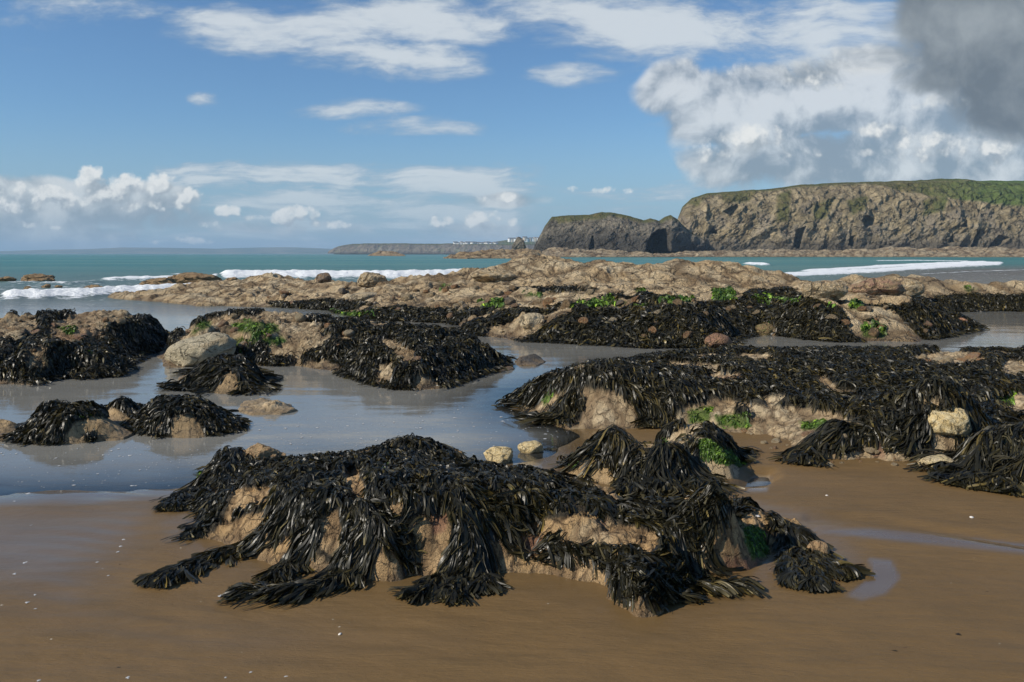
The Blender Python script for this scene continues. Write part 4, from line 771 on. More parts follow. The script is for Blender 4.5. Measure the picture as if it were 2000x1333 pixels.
GUIDES = [([(455, 882), (420, 925), (375, 965), (332, 1000)], (38, 30), 750), ([(460, 885), (430, 950), (385, 1000)], (34, 26), 520), ([(475, 885), (510, 920), (535, 950)], (24, 20), 260), ([(430, 950), (408, 1010), (378, 1064)], (30, 22), 520), ([(480, 985), (460, 1020), (430, 1050)], (26, 18), 220),
    ([(570, 950), (555, 1010), (500, 1062), (430, 1090), (360, 1118), (296, 1148)], (42, 15), 1300), ([(600, 940), (590, 1000), (570, 1050)], (40, 28), 560), ([(650, 950), (640, 1010), (600, 1070), (570, 1110), (530, 1140)], (36, 26), 900), ([(620, 1050), (610, 1090), (600, 1120)], (30, 24), 300),
    ([(730, 1010), (716, 1065), (690, 1120), (630, 1152), (545, 1165), (452, 1164)], (40, 17), 1500), ([(700, 1050), (680, 1100), (650, 1140)], (30, 26), 420), ([(700, 985), (750, 1040), (775, 1070), (812, 1112)], (34, 26), 620), ([(740, 1040), (725, 1090), (708, 1150)], (10, 5), 70), ([(750, 915), (735, 950), (722, 978)], (30, 22), 340), ([(790, 925), (770, 960), (780, 1005)], (44, 34), 460),
    ([(800, 862), (750, 885), (715, 915)], (22, 22), 360), ([(805, 862), (860, 875), (905, 912)], (22, 22), 380), ([(800, 866), (800, 900), (810, 940)], (50, 50), 520), ([(600, 900), (570, 925), (545, 945)], (24, 24), 240), ([(690, 900), (660, 925), (640, 950)], (28, 24), 260), ([(870, 925), (890, 970), (900, 1020)], (50, 44), 560), ([(880, 950), (960, 1000), (1030, 1060)], (44, 34), 620), ([(940, 925), (1020, 960), (1080, 1000)], (36, 34), 520), ([(1020, 925), (1110, 960), (1190, 1008)], (30, 30), 520),
    ([(905, 1030), (925, 1075), (910, 1130), (870, 1178)], (24, 24), 520), ([(925, 1050), (940, 1100), (938, 1160)], (28, 30), 460), ([(900, 1060), (880, 1120), (830, 1160), (796, 1174)], (24, 14), 480), ([(1200, 992), (1280, 1005), (1380, 995), (1472, 990)], (36, 12), 900), ([(1210, 1010), (1270, 1035), (1340, 1040), (1400, 1015)], (26, 16), 520), ([(1310, 1030), (1330, 1075), (1345, 1118)], (46, 40), 760),
    ([(1035, 1092), (1090, 1068), (1160, 1072), (1240, 1092), (1310, 1110)], (15, 15), 620), ([(1100, 1085), (1100, 1120), (1104, 1148)], (14, 8), 90), ([(1175, 1112), (1230, 1150), (1290, 1185)], (26, 24), 620), ([(1200, 1105), (1290, 1140), (1380, 1155), (1475, 1152)], (34, 10), 1100), ([(1260, 1170), (1320, 1178), (1365, 1172)], (16, 8), 220),
    ([(1500, 1012), (1545, 1040), (1585, 1085), (1620, 1115), (1662, 1130)], (30, 12), 800), ([(1530, 1050), (1545, 1100), (1562, 1150)], (30, 22), 620), ([(1560, 1080), (1590, 1130), (1606, 1155)], (26, 14), 420), ([(1385, 1015), (1400, 1040), (1410, 1060)], (14, 10), 90), ([(1040, 1090), (1070, 1120), (1082, 1140)], (10, 8), 50)]
bunches(fg, 'wrack_bunch', [(a, (b[0] * .8, b[1] * .8), int(c * 1.1)) for a, b, c in GUIDES], 17, ALL_HF, .0125, .095, lift=(.004, .030))

# ------------------------------------------------------------------ boulders, stones, shells
def icos(sub):
    import bmesh
    bm = bmesh.new(); bmesh.ops.create_icosphere(bm, subdivisions=sub, radius=1); 
    V = np.array([v.co[:] for v in bm.verts]); Fc = np.array([[v.index for v in f.verts] for f in bm.faces]); bm.free(); return V, Fc
ICO = {3: icos(3), 4: icos(4), 5: icos(5)}
def stone_mesh(name, sx, sy, sz, seed, cols, mat, sub=4, rough=.22, facet=.0):
    V, Fc = ICO[sub]; V = V.copy()
    r = np.random.default_rng(seed)
    for _ in range(7):      # a few flat broken sides
        nrm = r.normal(size=3); nrm /= np.linalg.norm(nrm); d = V @ nrm; lim = .62 + .25 * r.random(); V = V - np.maximum(d - lim, 0)[:, None] * nrm * .85
    n = fbm(V[:, 0] * 1.3 + seed, V[:, 1] * 1.3, V[:, 2] * 1.3, o=5, seed=seed); n2 = fbm(V[:, 0] * 5 + seed, V[:, 1] * 5, V[:, 2] * 5, o=3, seed=seed + 2)
    V = V * (1 + rough * n + rough * .3 * n2)[:, None]
    C = mixv(cols[0], cols[1], sstep(n2, -.3, .35)[:, None]); C = mixv(C, cols[2], sstep(n, .1, .5)[:, None] * .6)
    V = V * np.array([sx, sy, sz]); wet = np.zeros(len(V))
    o = mesh_obj(name, V, Fc, mat, cols=C, attrs={'wet': wet}); return o
def stone(name, label, cat, px, py, wpx, hpx, cols, seed, mat=M_rock_mid, depth=.8, sub=4, rough=.22, group=None, rot=0.0, hfs=None, sea=False):
    """px,py = the middle of its foot in the photograph"""
    p = np.array(P(px, py, 0.0)) if sea else hit([px], [py], hfs=hfs)[0]; D = p[1]; s = D / F
    o = stone_mesh(name, wpx * .53 * s, wpx * .53 * depth * s, hpx * .62 * s, seed, cols, mat, sub, rough)
    o.location = (p[0], p[1] + wpx * .3 * depth * s, p[2] + hpx * .36 * s); o.rotation_euler[2] = rot
    return tag(o, label, cat, group)
CT = (TAN, PALE, BROWN); CY = (np.array([.52, .38, .17]), np.array([.6, .5, .3]), TAN)
stone('boulder', 'big smooth tan boulder sloping into the pool, left end of the green topped reef', 'boulder', 380, 716, 150, 60, (np.array([.42, .36, .24]), np.array([.48, .41, .28]), TAN * .8), 1, sub=5, rough=.2, depth=.7).rotation_euler[1] = -.22
stone('boulder', 'dark brown rounded boulder standing before the breaking wave on the far reef', 'boulder', 632, 553, 32, 22, (BROWN, GREY * .8, BROWN * .8), 2, M_rock_far)
stone('boulder', 'tan knobbly boulder standing before the breaking wave, beside the gap in the reef', 'boulder', 724, 560, 52, 30, CT, 3, M_rock_far, sub=5, rough=.3)
stone('boulder', 'flat smooth grey tan boulder low on the left arm of the far reef', 'boulder', 706, 588, 72, 18, (np.array([.40, .32, .21]), PALE * .9, TAN), 4, M_rock_far, rough=.12)
stone('boulder', 'large pale blocky boulder on the right part of the far reef', 'boulder', 1616, 586, 90, 38, (PALE * .85, TAN, PINK), 5, M_rock_far, sub=5, depth=.6)
stone('boulder', 'long pinkish tan boulder beside the pale blocky one, far reef', 'boulder', 1715, 576, 110, 32, (TAN, PINK, BROWN), 6, M_rock_far, sub=5, depth=.5, rough=.3)
stone('boulder', 'wedge shaped tan boulder at the right end of the far reef crest', 'boulder', 1772, 576, 72, 32, (TAN, PALE, PINK), 7, M_rock_far, sub=5, depth=.5)
stone('boulder', 'smooth low brown boulder at the water edge on the back left of the far reef', 'boulder', 960, 552, 90, 26, CT, 8, M_rock_far, sub=5)
stone('boulder', 'cream lumpy boulder at the right edge among the wrack', 'boulder', 1862, 856, 86, 62, CY, 9, M_rock_near, sub=5, rough=.25, depth=.8)
stone('stone', 'cream flat stone at the foot of the right hand outcrop, half in sand', 'stone', 1838, 922, 62, 30, (PALE, np.array([.5, .4, .2]), TAN), 10, M_rock_near, rough=.28)
stone('stone', 'yellowish stone at the edge of the pool, left of its pair', 'stone', 976, 906, 58, 32, CY, 11, M_rock_near, rough=.3)
stone('stone', 'flatter yellowish stone on wet sand, right of its pair', 'stone', 1038, 888, 52, 24, CY, 12, M_rock_near, rough=.3)
stone('stone', 'brown jagged stone in the pool behind the left peak of the foreground outcrop', 'stone', 508, 904, 66, 36, (TAN * .9, BROWN * 1.3, BROWN), 13, M_rock_near, rough=.42, sub=5)
stone('stone', 'small flat stone beside the brown jagged stone in the pool', 'stone', 545, 896, 26, 12, (TAN, BROWN * 1.3, BROWN), 14, M_rock_near, rough=.3)
stone('stone', 'small brown stone at the right end of the foreground outcrop under wrack', 'stone', 1604, 1092, 44, 34, (BROWN * 1.4, TAN * .8, BROWN), 15, M_rock_near, rough=.2)
stone('stone', 'grey flat slab at the end of the reef by the right hand lagoon', 'stone', 1910, 612, 34, 8, (GREY, GREY * 1.2, GREY * .8), 16, M_rock_mid, rough=.15)
stone('stone', 'orange slab leaning on wrack near the right tip of the far reef', 'stone', 1880, 632, 28, 11, (ORANGE * 1.2, PINK, TAN), 17, M_rock_mid, rough=.2)
stone('stone', 'dark rock just entering the lagoon at the right edge', 'stone', 2000, 635, 44, 14, (GREY * .3, GREY * .3, BROWN * .4), 18, M_rock_mid)
stone('boulder', 'pale stepped block on the wrack apron left of centre of the far reef', 'boulder', 1040, 640, 46, 30, (PALE, PALE * 1.05, TAN), 19, M_rock_far, rough=.35)
stone('boulder', 'mossy brown block at the water edge of the far reef, in front of the channel', 'boulder', 1497, 662, 46, 30, (np.array([.17, .15, .06]), BROWN, TAN * .8), 20, M_rock_mid, rough=.2)
stone('boulder', 'reddish block at the front right corner of the far reef apron', 'boulder', 1405, 682, 52, 30, (BROWN, PINK * .7, BROWN * .7), 21, M_rock_mid, rough=.2)
# islets off the left edge
for i, (px, py, w_, h_, lab) in enumerate([(70, 552, 70, 15, 'low brown islet in the surf at the far left'), (12, 550, 36, 9, 'small brown islet cut by the left edge, in the surf'), (88, 563, 24, 7, 'tiny dark skerry in front of the far left islet'), (52, 567, 16, 7, 'tiniest dark skerry below the far left islet, leftmost in the gap'),
        (180, 571, 46, 13, 'orange brown skerry just behind the left breaker'), (112, 562, 18, 4, 'thin dark skerry beside the tiny one in the surf'), (300, 560, 90, 16, 'long brown islet behind the left arm of the far reef'), (375, 556, 110, 20, 'tan hump of rock behind the left arm of the far reef, beside the breaker'), (452, 553, 34, 10, 'small tan rock at the gap between breaker and reef')]):
    stone('skerry', lab, 'rock', px, py, w_ * .85, h_ * 1.1, (TAN * .8, BROWN * 1.2, BROWN * .8), 30 + i, M_rock_far, sub=5, rough=.6, depth=.7, sea=True)

def scatter(protos, n, region, size, label, group, seed, hfs, name='boulder', cat='boulder', sink=.3):
    r = np.random.default_rng(seed); placed = 0; tries = 0
    xs = np.array(region); first = [True] * len(protos)
    while placed < n and tries < n * 20:
        tries += 1
        px = r.uniform(xs[:, 0].min(), xs[:, 0].max()); py = r.uniform(xs[:, 1].min(), xs[:, 1].max())
        if poly_sd(np.array([px]), np.array([py]), region)[0] < 0: continue
        p = hit([px], [py], hfs=hfs)[0]
        if p[2] < .03: continue
        k = r.integers(len(protos)); o = protos[k]
        if not first[k]: o = protos[k].copy(); COL.objects.link(o)
        first[k] = False
        s = size * (.5 + r.random() ** 2.6 * 1.2); o.scale = (s * r.uniform(.8, 1.3), s * r.uniform(.8, 1.2), s * r.uniform(.5, .95))
        o.location = (p[0], p[1], p[2] + s * .6 * (1 - sink) * .5); o.rotation_euler = (r.normal() * .2, r.normal() * .2, r.uniform(0, 6.28))
        tag(o, label, cat, group); placed += 1
    for k, f in enumerate(first):
        if f: bpy.data.objects.remove(protos[k])
PAL = [CT, (PALE, PALE * .9, TAN), (ORANGE * 1.1, TAN, BROWN), (PINK, TAN, BROWN), (GREY, TAN * .8, BROWN), (TAN * .85, BROWN * 1.3, BROWN)]
scatter([stone_mesh('boulder', 1, 1, 1, 60 + i, PAL[i % 6], M_rock_far, 3, .38) for i in range(6)], 70, [(420, 560), (700, 560), (900, 560), (1180, 560), (1440, 575), (1400, 600), (900, 602), (600, 596), (420, 590)], .09, 'loose tan boulder jammed in the rubble along the middle of the far reef', 'boulders along the far reef', 1, [far, sand])
scatter([stone_mesh('stone', 1, 1, 1, 70 + i, PAL[i % 6], M_rock_far, 3, .5) for i in range(6)], 110, [(650, 605), (760, 595), (1000, 600), (1400, 595), (1800, 600), (1880, 640), (1780, 662), (1250, 672), (920, 655), (760, 622)], .058, 'pale or rusty stone lying on the wrack of the far reef apron', 'stones on the apron of the far reef', 2, [far, sand], 'stone', 'stone', sink=-1.1)
scatter([stone_mesh('stone', 1, 1, 1, 80 + i, PAL[i % 6], M_rock_mid, 3, .25) for i in range(5)], 24, [(20, 625), (230, 605), (240, 640), (180, 700), (40, 700)], .06, 'brown stone on the left edge reef', 'stones on the left edge reef', 3, [leftr, sand], 'stone', 'stone')
scatter([stone_mesh('stone', 1, 1, 1, 90 + i, PAL[i % 4], M_rock_mid, 3, .25) for i in range(5)], 40, [(340, 640), (480, 612), (640, 620), (720, 650), (820, 700), (820, 745), (740, 720), (560, 670), (420, 680)], .055, 'tan stone on the green topped reef left of centre', 'stones on the reef left of centre', 4, [midr, sand], 'stone', 'stone')
scatter([stone_mesh('stone', 1, 1, 1, 95 + i, PAL[i % 4], M_rock_near, 3, .28) for i in range(5)], 70, [(1320, 830), (1460, 830), (1600, 850), (1850, 880), (1850, 912), (1600, 912), (1480, 870)], .024, 'small barnacled stone in the sandy rubble before the right reef', 'stones in the rubble of the right reef', 5, [rightr, sand], 'stone', 'stone')
scatter([stone_mesh('stone', 1, 1, 1, 105 + i, PAL[i % 4], M_rock_near, 3, .28) for i in range(5)], 30, [(1780, 700), (1920, 695), (1930, 715), (1800, 718)], .05, 'knobbly tan stone in the bare patch of the right reef', 'stones in the bare patch of the right reef', 6, [rightr, sand], 'stone', 'stone')

M_shell = (lambda t: t.done(t.bsdf(t.mix(t.noise(60, 3), (.62, .56, .48, 1), (.78, .74, .68, 1)), .45, .4)))(NT('shell'))
def shell_mesh(name, s):
    a = np.linspace(0, 2 * math.pi, 25)[:-1]; V = []; 
    for q, zz in ((1, 0), (.92, .16), (.72, .33), (.42, .47), (.15, .53)):
        rr = q * (1 + .07 * np.cos(a * 12)); V.append(np.stack([np.cos(a) * rr, np.sin(a) * rr * .78 + .1 * zz, np.full(24, zz)], 1))
    V = np.concatenate(V); Fc = []
    for k in range(4):
        for i in range(24): Fc.append((k * 24 + i, k * 24 + (i + 1) % 24, k * 24 + 24 + (i + 1) % 24, k * 24 + 24 + i))
    for i in range(0, 22, 2): Fc.append((96, 96 + i + 1, 96 + i + 2, 96 + min(i + 3, 23)))
    return mesh_obj(name, V * s, np.array(Fc), M_shell)
for px, py, s, lab in [(1898, 1012, .0135, 'white cockle shell on bare sand near the right edge'), (1479, 1010, .016, 'round white limpet on the right shoulder of the foreground outcrop'), (1615, 969, .009, 'small white shell on the sand beyond the stream line'), (664, 1240, .008, 'small pale shell on the sand in front of the foreground outcrop')]:
    o = shell_mesh('shell', s); p = hit([px], [py])[0]; o.location = p + np.array([0, 0, .002]); o.rotation_euler = (.15, .1, px); tag(o, lab, 'shell')
# froth: bubbles on the pool and on the wet sand, each a low blister of white film
def froth():
    r = np.random.default_rng(5); V, Fc = [], []; a = np.linspace(0, 2 * math.pi, 11)[:-1]
    spots = []
    for poly, n in [([(0, 868), (300, 868), (420, 880), (330, 950), (0, 955)], 130), ([(480, 820), (1000, 790), (1120, 850), (930, 905), (560, 885)], 230), ([(560, 850), (930, 860), (930, 905), (700, 890)], 90)]:
        xs = np.array(poly); k = 0
        while k < n:
            px = r.uniform(xs[:, 0].min(), xs[:, 0].max()); py = r.uniform(xs[:, 1].min(), xs[:, 1].max())
            if poly_sd(np.array([px]), np.array([py]), poly)[0] > 0: spots.append((px, py, r.uniform(1.0, 2.6) if r.random() < .85 else r.uniform(3, 5.5), 0)); k += 1
    for px, py in [(242, 1055), (235, 1068), (247, 1070), (230, 1079), (190, 1099), (200, 1112), (212, 1125), (50, 1100), (28, 1122), (68, 1163), (53, 1178), (69, 1190), (290, 1305), (75, 1330), (250, 1325), (60, 1027), (55, 965), (440, 1325), (490, 1314), (560, 1322), (28, 980), (880, 1190), (430, 1165), (1360, 1180), (1258, 1241)]: spots.append((px, py, r.uniform(3, 7), 1))
    o = 0
    for px, py, w_, onsand in spots:
        p = hit([px], [py])[0]
        z = max(p[2], .0) + .002
        if p[2] > .10: continue
        X, Y, _ = P(px, py, 0) if not onsand else p
        rr = w_ / F * Y * .5 * (1 + .35 * r.normal(size=10)); 
        ring = np.stack([X + np.cos(a) * rr * 1.2, Y + np.sin(a) * rr * 1.5, np.full(10, z)], 1); ring2 = ring.copy(); c = ring.mean(0); ring2 = c + (ring - c) * .6; ring2[:, 2] = z + abs(rr.mean()) * .14
        V += [ring, ring2, [c + np.array([0, 0, abs(rr.mean()) * .18])]]
        for i in range(10): Fc.append((o + i, o + (i + 1) % 10, o + 10 + (i + 1) % 10)); Fc.append((o + i, o + 10 + (i + 1) % 10, o + 10 + i)); Fc.append((o + 10 + i, o + 10 + (i + 1) % 10, o + 20))
        o += 21
    m = NT('froth'); mat = m.done(m.bsdf((.46, .455, .44, 1), .4, .4))
    tag(mesh_obj('froth', np.concatenate([np.asarray(v) for v in V]), np.array(Fc), mat), 'flecks of white froth on the pool and wet sand', 'froth', kind='stuff')
froth()

def grit():
    r = np.random.default_rng(15); V, Fc, mi = [], [], []; o = 0
    spots = np.stack([r.uniform(-50, 2050, 420), 930 + 403 * r.random(420) ** .8], 1); h = hit(spots[:, 0], spots[:, 1])
    for (x, y, z) in h:
        if z > .09 or z < .012: continue
        s = r.uniform(.002, .0055) * (2.2 if r.random() < .06 else 1); a = np.linspace(0, 6.283, 7)[:-1] + r.random(); rr = s * (1 + .4 * r.normal(size=6))
        V.append(np.stack([x + rr * np.cos(a) * 1.6, y + rr * np.sin(a), np.full(6, z - .001)], 1)); V.append(np.array([[x, y, z + s * .5]]))
        for i in range(6): Fc.append((o + i, o + (i + 1) % 6, o + 6)); mi.append((0, 1, 0, 1, 1, 2)[int(x * 1000) % 6])
        o += 7
    ms = [(lambda t, c: t.done(t.bsdf(c, .6, .3)))(NT(nm), c) for nm, c in (('dark_scrap', (.02, .016, .01, 1)), ('brown_grit', (.10, .06, .03, 1)), ('pale_grit', (.5, .45, .36, 1)))]
    tag(mesh_obj('shell_grit', np.concatenate(V), np.array(Fc), mats=ms, mi=mi, smooth=False), 'tiny weed scraps and shell grit strewn on the wet sand', 'grit', kind='stuff')
grit()

# ------------------------------------------------------------------ cliffs and far land
def cliff(name, label, cat, base, top, lean, back, ncol, nrow, amp, scale, seed, palette, grass=.2, gpatch=(), caves=(), orange=.3, kind=None, darkbase=.12, topdrop=0.0, tilt=(1, .75), group=None):
    """base/top: photo polylines with distance (px,py,D). lean: how far back the top stands; back: depth of the land behind"""
    base, top = np.array(base, float), np.array(top, float)
    px = np.linspace(base[0, 0], base[-1, 0], ncol)
    b = np.stack([np.interp(px, base[:, 0], base[:, i]) for i in (1, 2)]); 
    tpx = np.linspace(top[0, 0], top[-1, 0], ncol); tq = np.stack([np.interp(tpx, top[:, 0], top[:, i]) for i in (1, 2)])
    jg = fbm(tpx / scale * .3, np.zeros(ncol), o=4, seed=seed + 1) * 1.4; tq[0] += jg
    v = np.linspace(0, 1, nrow); B = np.stack(Q(px, b[0], b[1]), 1); T = np.stack(Q(tpx, tq[0], tq[1] + lean), 1)
    prof = np.interp(v, [0, .25, .6, .85, 1], [0, .12, .42, .72, 1.0]); zp = np.interp(v, [0, .25, .6, .85, 1], [0, .32, .70, .92, 1.0])
    Vx = mixv(B[None, :, 0], T[None, :, 0], v[:, None]); Vy = mixv(B[None, :, 1], T[None, :, 1], prof[:, None]); Vz = mixv(B[None, :, 2], T[None, :, 2], zp[:, None])
    hgt = (T[:, 2] - B[:, 2]).max()
    s1, s2 = Vx / scale, Vz / scale
    a_ = (s1 * tilt[1] - s2 * tilt[0]) ; c_ = (s1 * tilt[0] + s2 * tilt[1])         # beds dip across the face
    w = .5 * vnoise(s1 * .6, s2 * .6, Vy / scale * .6, seed=seed + 2)
    w = w + 1.1 * vnoise(s1 * .23 + 3, s2 * .2, seed=seed + 70); mB = sstep(vnoise(s1 * .3 + 7, s2 * .35, seed=seed + 72), -.15, .2); aB = s1 * .95 - s2 * .25; cB = s1 * .25 + s2 * .95
    beds = fbm((a_ + w) * .75, c_ * .30, o=6, seed=seed + 4, ridged=True, gain=.6); ribs = fbm((aB + w) * .85, cB * .35, o=6, seed=seed + 14, ridged=True, gain=.6); crag = fbm(s1 * .8 + .4 * w, s2 * .6, o=7, seed=seed + 24, ridged=True, gain=.58)
    d = amp * (.8 * fbm(s1 * .4, s2 * .3, o=3, seed=seed + 3) + .75 * mixv(beds, ribs, mB) + .65 * crag + .35 * fbm(s1 * 2.2, s2 * 1.7, Vy / scale, o=4, seed=seed + 5))
    f1, f2, idc = worley(a_ * 1.5 + .5 * w, c_ * .7, seed + 50); g1, g2, idd = worley(a_ * 3.3 + .3 * w, c_ * 1.7, seed + 51)
    gl = fbm(s1 * .16 + .25 * s2, s2 * .05, o=3, seed=seed + 60, ridged=True)
    d = d * .85 + amp * (.32 * (idc - .5) * sstep(f2 - f1, 0, .35) + .25 * (idd - .5) * sstep(g2 - g1, 0, .4) + .8 * gl )
    env = np.sin(np.pi * np.clip(v * .92 + .06, 0, 1))[:, None] ** .6
    fade = np.minimum(sstep(px, px[0], px[0] + (px[-1] - px[0]) * .03), 1 - sstep(px, px[-1] - (px[-1] - px[0]) * .01, px[-1]))[None]
    fpx, fpy = proj(Vx, Vy, Vz)
    Vy = Vy - d * env * (.3 + .7 * fade); Vz = Vz + .25 * d * env * (v[:, None] < .97)
    cav = np.zeros_like(Vx)
    for poly, dep in caves:
        m = sstep(poly_sd(fpx, fpy, poly) + .8 * vnoise(fpx * .2, fpy * .2, seed=4), -.8, 1.2); Vy = Vy + dep * m; cav = np.maximum(cav, m * (dep > 3))
    # land behind the edge
    rows = [(.3, .002), (1.0, .004)]; E = []
    for f_, dz in rows: E.append(np.stack([T[:, 0] * (1 + back * f_ / T[:, 1]), T[:, 1] + back * f_, T[:, 2] + dz * back * f_ - topdrop * f_], 1))
    E.append(np.stack([T[:, 0] * (1 + back / T[:, 1]), T[:, 1] + back * 1.02, np.full(ncol, -2.0)], 1))
    V = np.concatenate([np.stack([Vx, Vy, Vz], -1).reshape(-1, 3)] + E)
    nz = fbm(s1 * 1.1, s2 * 1.1, o=4, seed=seed + 8); nb = mixv(fbm(a_ * 2.2 + w, c_ * .5, o=5, seed=seed + 9), fbm(aB * 2.0 + w, cB * .8, o=5, seed=seed + 19), mB); nf = fbm(s1 * 5, s2 * 5, o=3, seed=seed + 10)
    C = mixv(palette[0], palette[1], sstep(nb + .5 * nf + .4 * nz, -.35, .4)[..., None]); C = mixv(C, palette[1] * 1.25, sstep(nf + .6 * fbm(s1 * 3, s2 * 2.4, o=4, seed=seed + 12), .25, .6)[..., None] * .8); C = mixv(C, palette[2], sstep(nz, .05, .4)[..., None] * orange)
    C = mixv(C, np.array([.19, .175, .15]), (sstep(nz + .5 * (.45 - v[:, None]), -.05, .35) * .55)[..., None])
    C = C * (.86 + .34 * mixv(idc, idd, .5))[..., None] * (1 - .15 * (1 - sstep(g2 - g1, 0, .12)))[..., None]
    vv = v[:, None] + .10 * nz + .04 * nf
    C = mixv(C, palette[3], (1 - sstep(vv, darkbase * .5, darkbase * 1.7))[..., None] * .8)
    g = sstep(vv, 1 - grass * 1.25, 1 - grass * .55)
    if gpatch: g = np.maximum(g, sstep(in_polys(fpx + 5 * nz, fpy + 4 * nf, gpatch) + 4 * nf, -3, 5) * .85)
    gc = mixv(np.array([.10, .105, .030]), np.array([.16, .125, .05]), sstep(nf + nz, -.2, .6)[..., None])
    gc = mixv(gc, np.array([.085, .14, .028]), sstep(fpx, 1750, 1950)[..., None] * (name == 'cliff'))
    C = mixv(C, gc, g[..., None])
    Ct = np.concatenate([C.reshape(-1, 3)] + [np.repeat(np.array([[.10, .12, .035]]), ncol, 0)] * 3)
    o = mesh_obj(name, V, grid_faces(nrow + 3, ncol), M_cliff, cols=Ct, attrs={'wet': np.zeros(len(V))})
    if kind: o['kind'] = kind
    else: tag(o, label, cat, group)
    return o, T
CP = (np.array([.195, .155, .09]), np.array([.39, .31, .185]), np.array([.36, .22, .09]), np.array([.10, .09, .075]))
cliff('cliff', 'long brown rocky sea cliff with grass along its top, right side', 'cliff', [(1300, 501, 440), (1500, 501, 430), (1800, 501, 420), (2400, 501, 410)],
      [(1322, 432, 440), (1332, 405, 440), (1350, 388, 440), (1380, 378, 440), (1420, 375, 440), (1500, 370, 440), (1560, 362, 440), (1640, 358, 440), (1800, 353, 440), (1830, 350, 440), (1885, 351, 440), (1900, 354, 440), (2000, 354, 440), (2400, 352, 440)], 26, 160, 1000, 220, 5.0, 8.0, 11, CP, grass=.17,
      gpatch=[[(1400, 378), (1480, 374), (1460, 400), (1410, 405)], [(1510, 385), (1540, 375), (1530, 440), (1508, 440)], [(1580, 405), (1620, 395), (1605, 435), (1578, 440)], [(1790, 400), (1850, 380), (1830, 420), (1790, 430)], [(1690, 362), (1820, 358), (2400, 350), (2400, 422), (1960, 412), (1880, 400), (1800, 388), (1720, 376)], [(1640, 400), (1690, 385), (1680, 420), (1650, 430)], [(1330, 400), (1380, 385), (1360, 410)]],
      caves=[([(1672, 440), (1678, 430), (1700, 432), (1704, 445), (1680, 452)], 6), ([(1651, 484), (1653, 468), (1662, 466), (1663, 486)], 8), ([(1545, 486), (1550, 455), (1566, 450), (1560, 490)], 5), ([(1408, 420), (1435, 405), (1440, 410), (1425, 430)], 5), ([(1380, 460), (1390, 448), (1400, 460)], 5), ([(1862, 450), (1875, 438), (1880, 452)], 5), ([(1890, 495), (1895, 460), (1902, 455), (1904, 495)], 6), ([(1845, 478), (1852, 462), (1860, 478)], 5), ([(1925, 485), (1940, 465), (1960, 470), (1945, 485)], 4)])
DP = (np.array([.115, .10, .075]), np.array([.28, .24, .175]), np.array([.24, .16, .075]), np.array([.06, .056, .05]))
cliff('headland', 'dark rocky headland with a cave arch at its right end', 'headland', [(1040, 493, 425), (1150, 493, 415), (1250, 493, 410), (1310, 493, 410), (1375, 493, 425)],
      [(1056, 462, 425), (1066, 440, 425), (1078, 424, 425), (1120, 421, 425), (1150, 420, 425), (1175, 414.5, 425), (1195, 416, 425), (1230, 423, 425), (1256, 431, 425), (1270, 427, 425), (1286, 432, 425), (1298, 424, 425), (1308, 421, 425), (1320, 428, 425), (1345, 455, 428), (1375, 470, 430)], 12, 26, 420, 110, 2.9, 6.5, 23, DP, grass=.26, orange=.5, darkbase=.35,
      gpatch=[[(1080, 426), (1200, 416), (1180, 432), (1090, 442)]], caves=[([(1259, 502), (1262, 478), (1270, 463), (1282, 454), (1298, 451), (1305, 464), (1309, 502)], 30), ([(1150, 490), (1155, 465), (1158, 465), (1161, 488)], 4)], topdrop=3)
cliff('sea_stack', 'small dark jagged sea stack left of the dark headland', 'rock', [(998, 492, 430), (1030, 492, 430)], [(1002, 478, 430), (1008, 467, 430), (1013, 462.5, 430), (1018, 466, 430), (1023, 470, 430), (1027, 484, 430)], 4, 8, 60, 40, 1.0, 3.5, 31, DP, grass=.0, topdrop=4)
cliff('far_headland', 'long low green topped headland far across the bay', 'headland', [(640, 496.9, 1900), (760, 497, 1800), (900, 497, 1700), (1100, 497, 1600)], [(652, 489, 1900), (665, 482, 1900), (690, 477.5, 1900), (760, 476.5, 1850), (880, 477, 1800), (960, 478, 1750), (1100, 479, 1700)], 60, 300, 420, 46, 9.0, 16.0, 41, (np.array([.12, .105, .085]), np.array([.24, .20, .15]), np.array([.10, .13, .04]), np.array([.09, .08, .07])), grass=.34, orange=.8)
cliff('hill', '', '', [(930, 480, 2200), (1100, 480, 2200)], [(940, 477, 2200), (990, 469.5, 2200), (1020, 466.5, 2200), (1060, 465, 2200), (1100, 464, 2200)], 100, 400, 60, 16, 3.0, 40.0, 43, (np.array([.1, .13, .04]),) * 4, grass=.9, kind='structure')
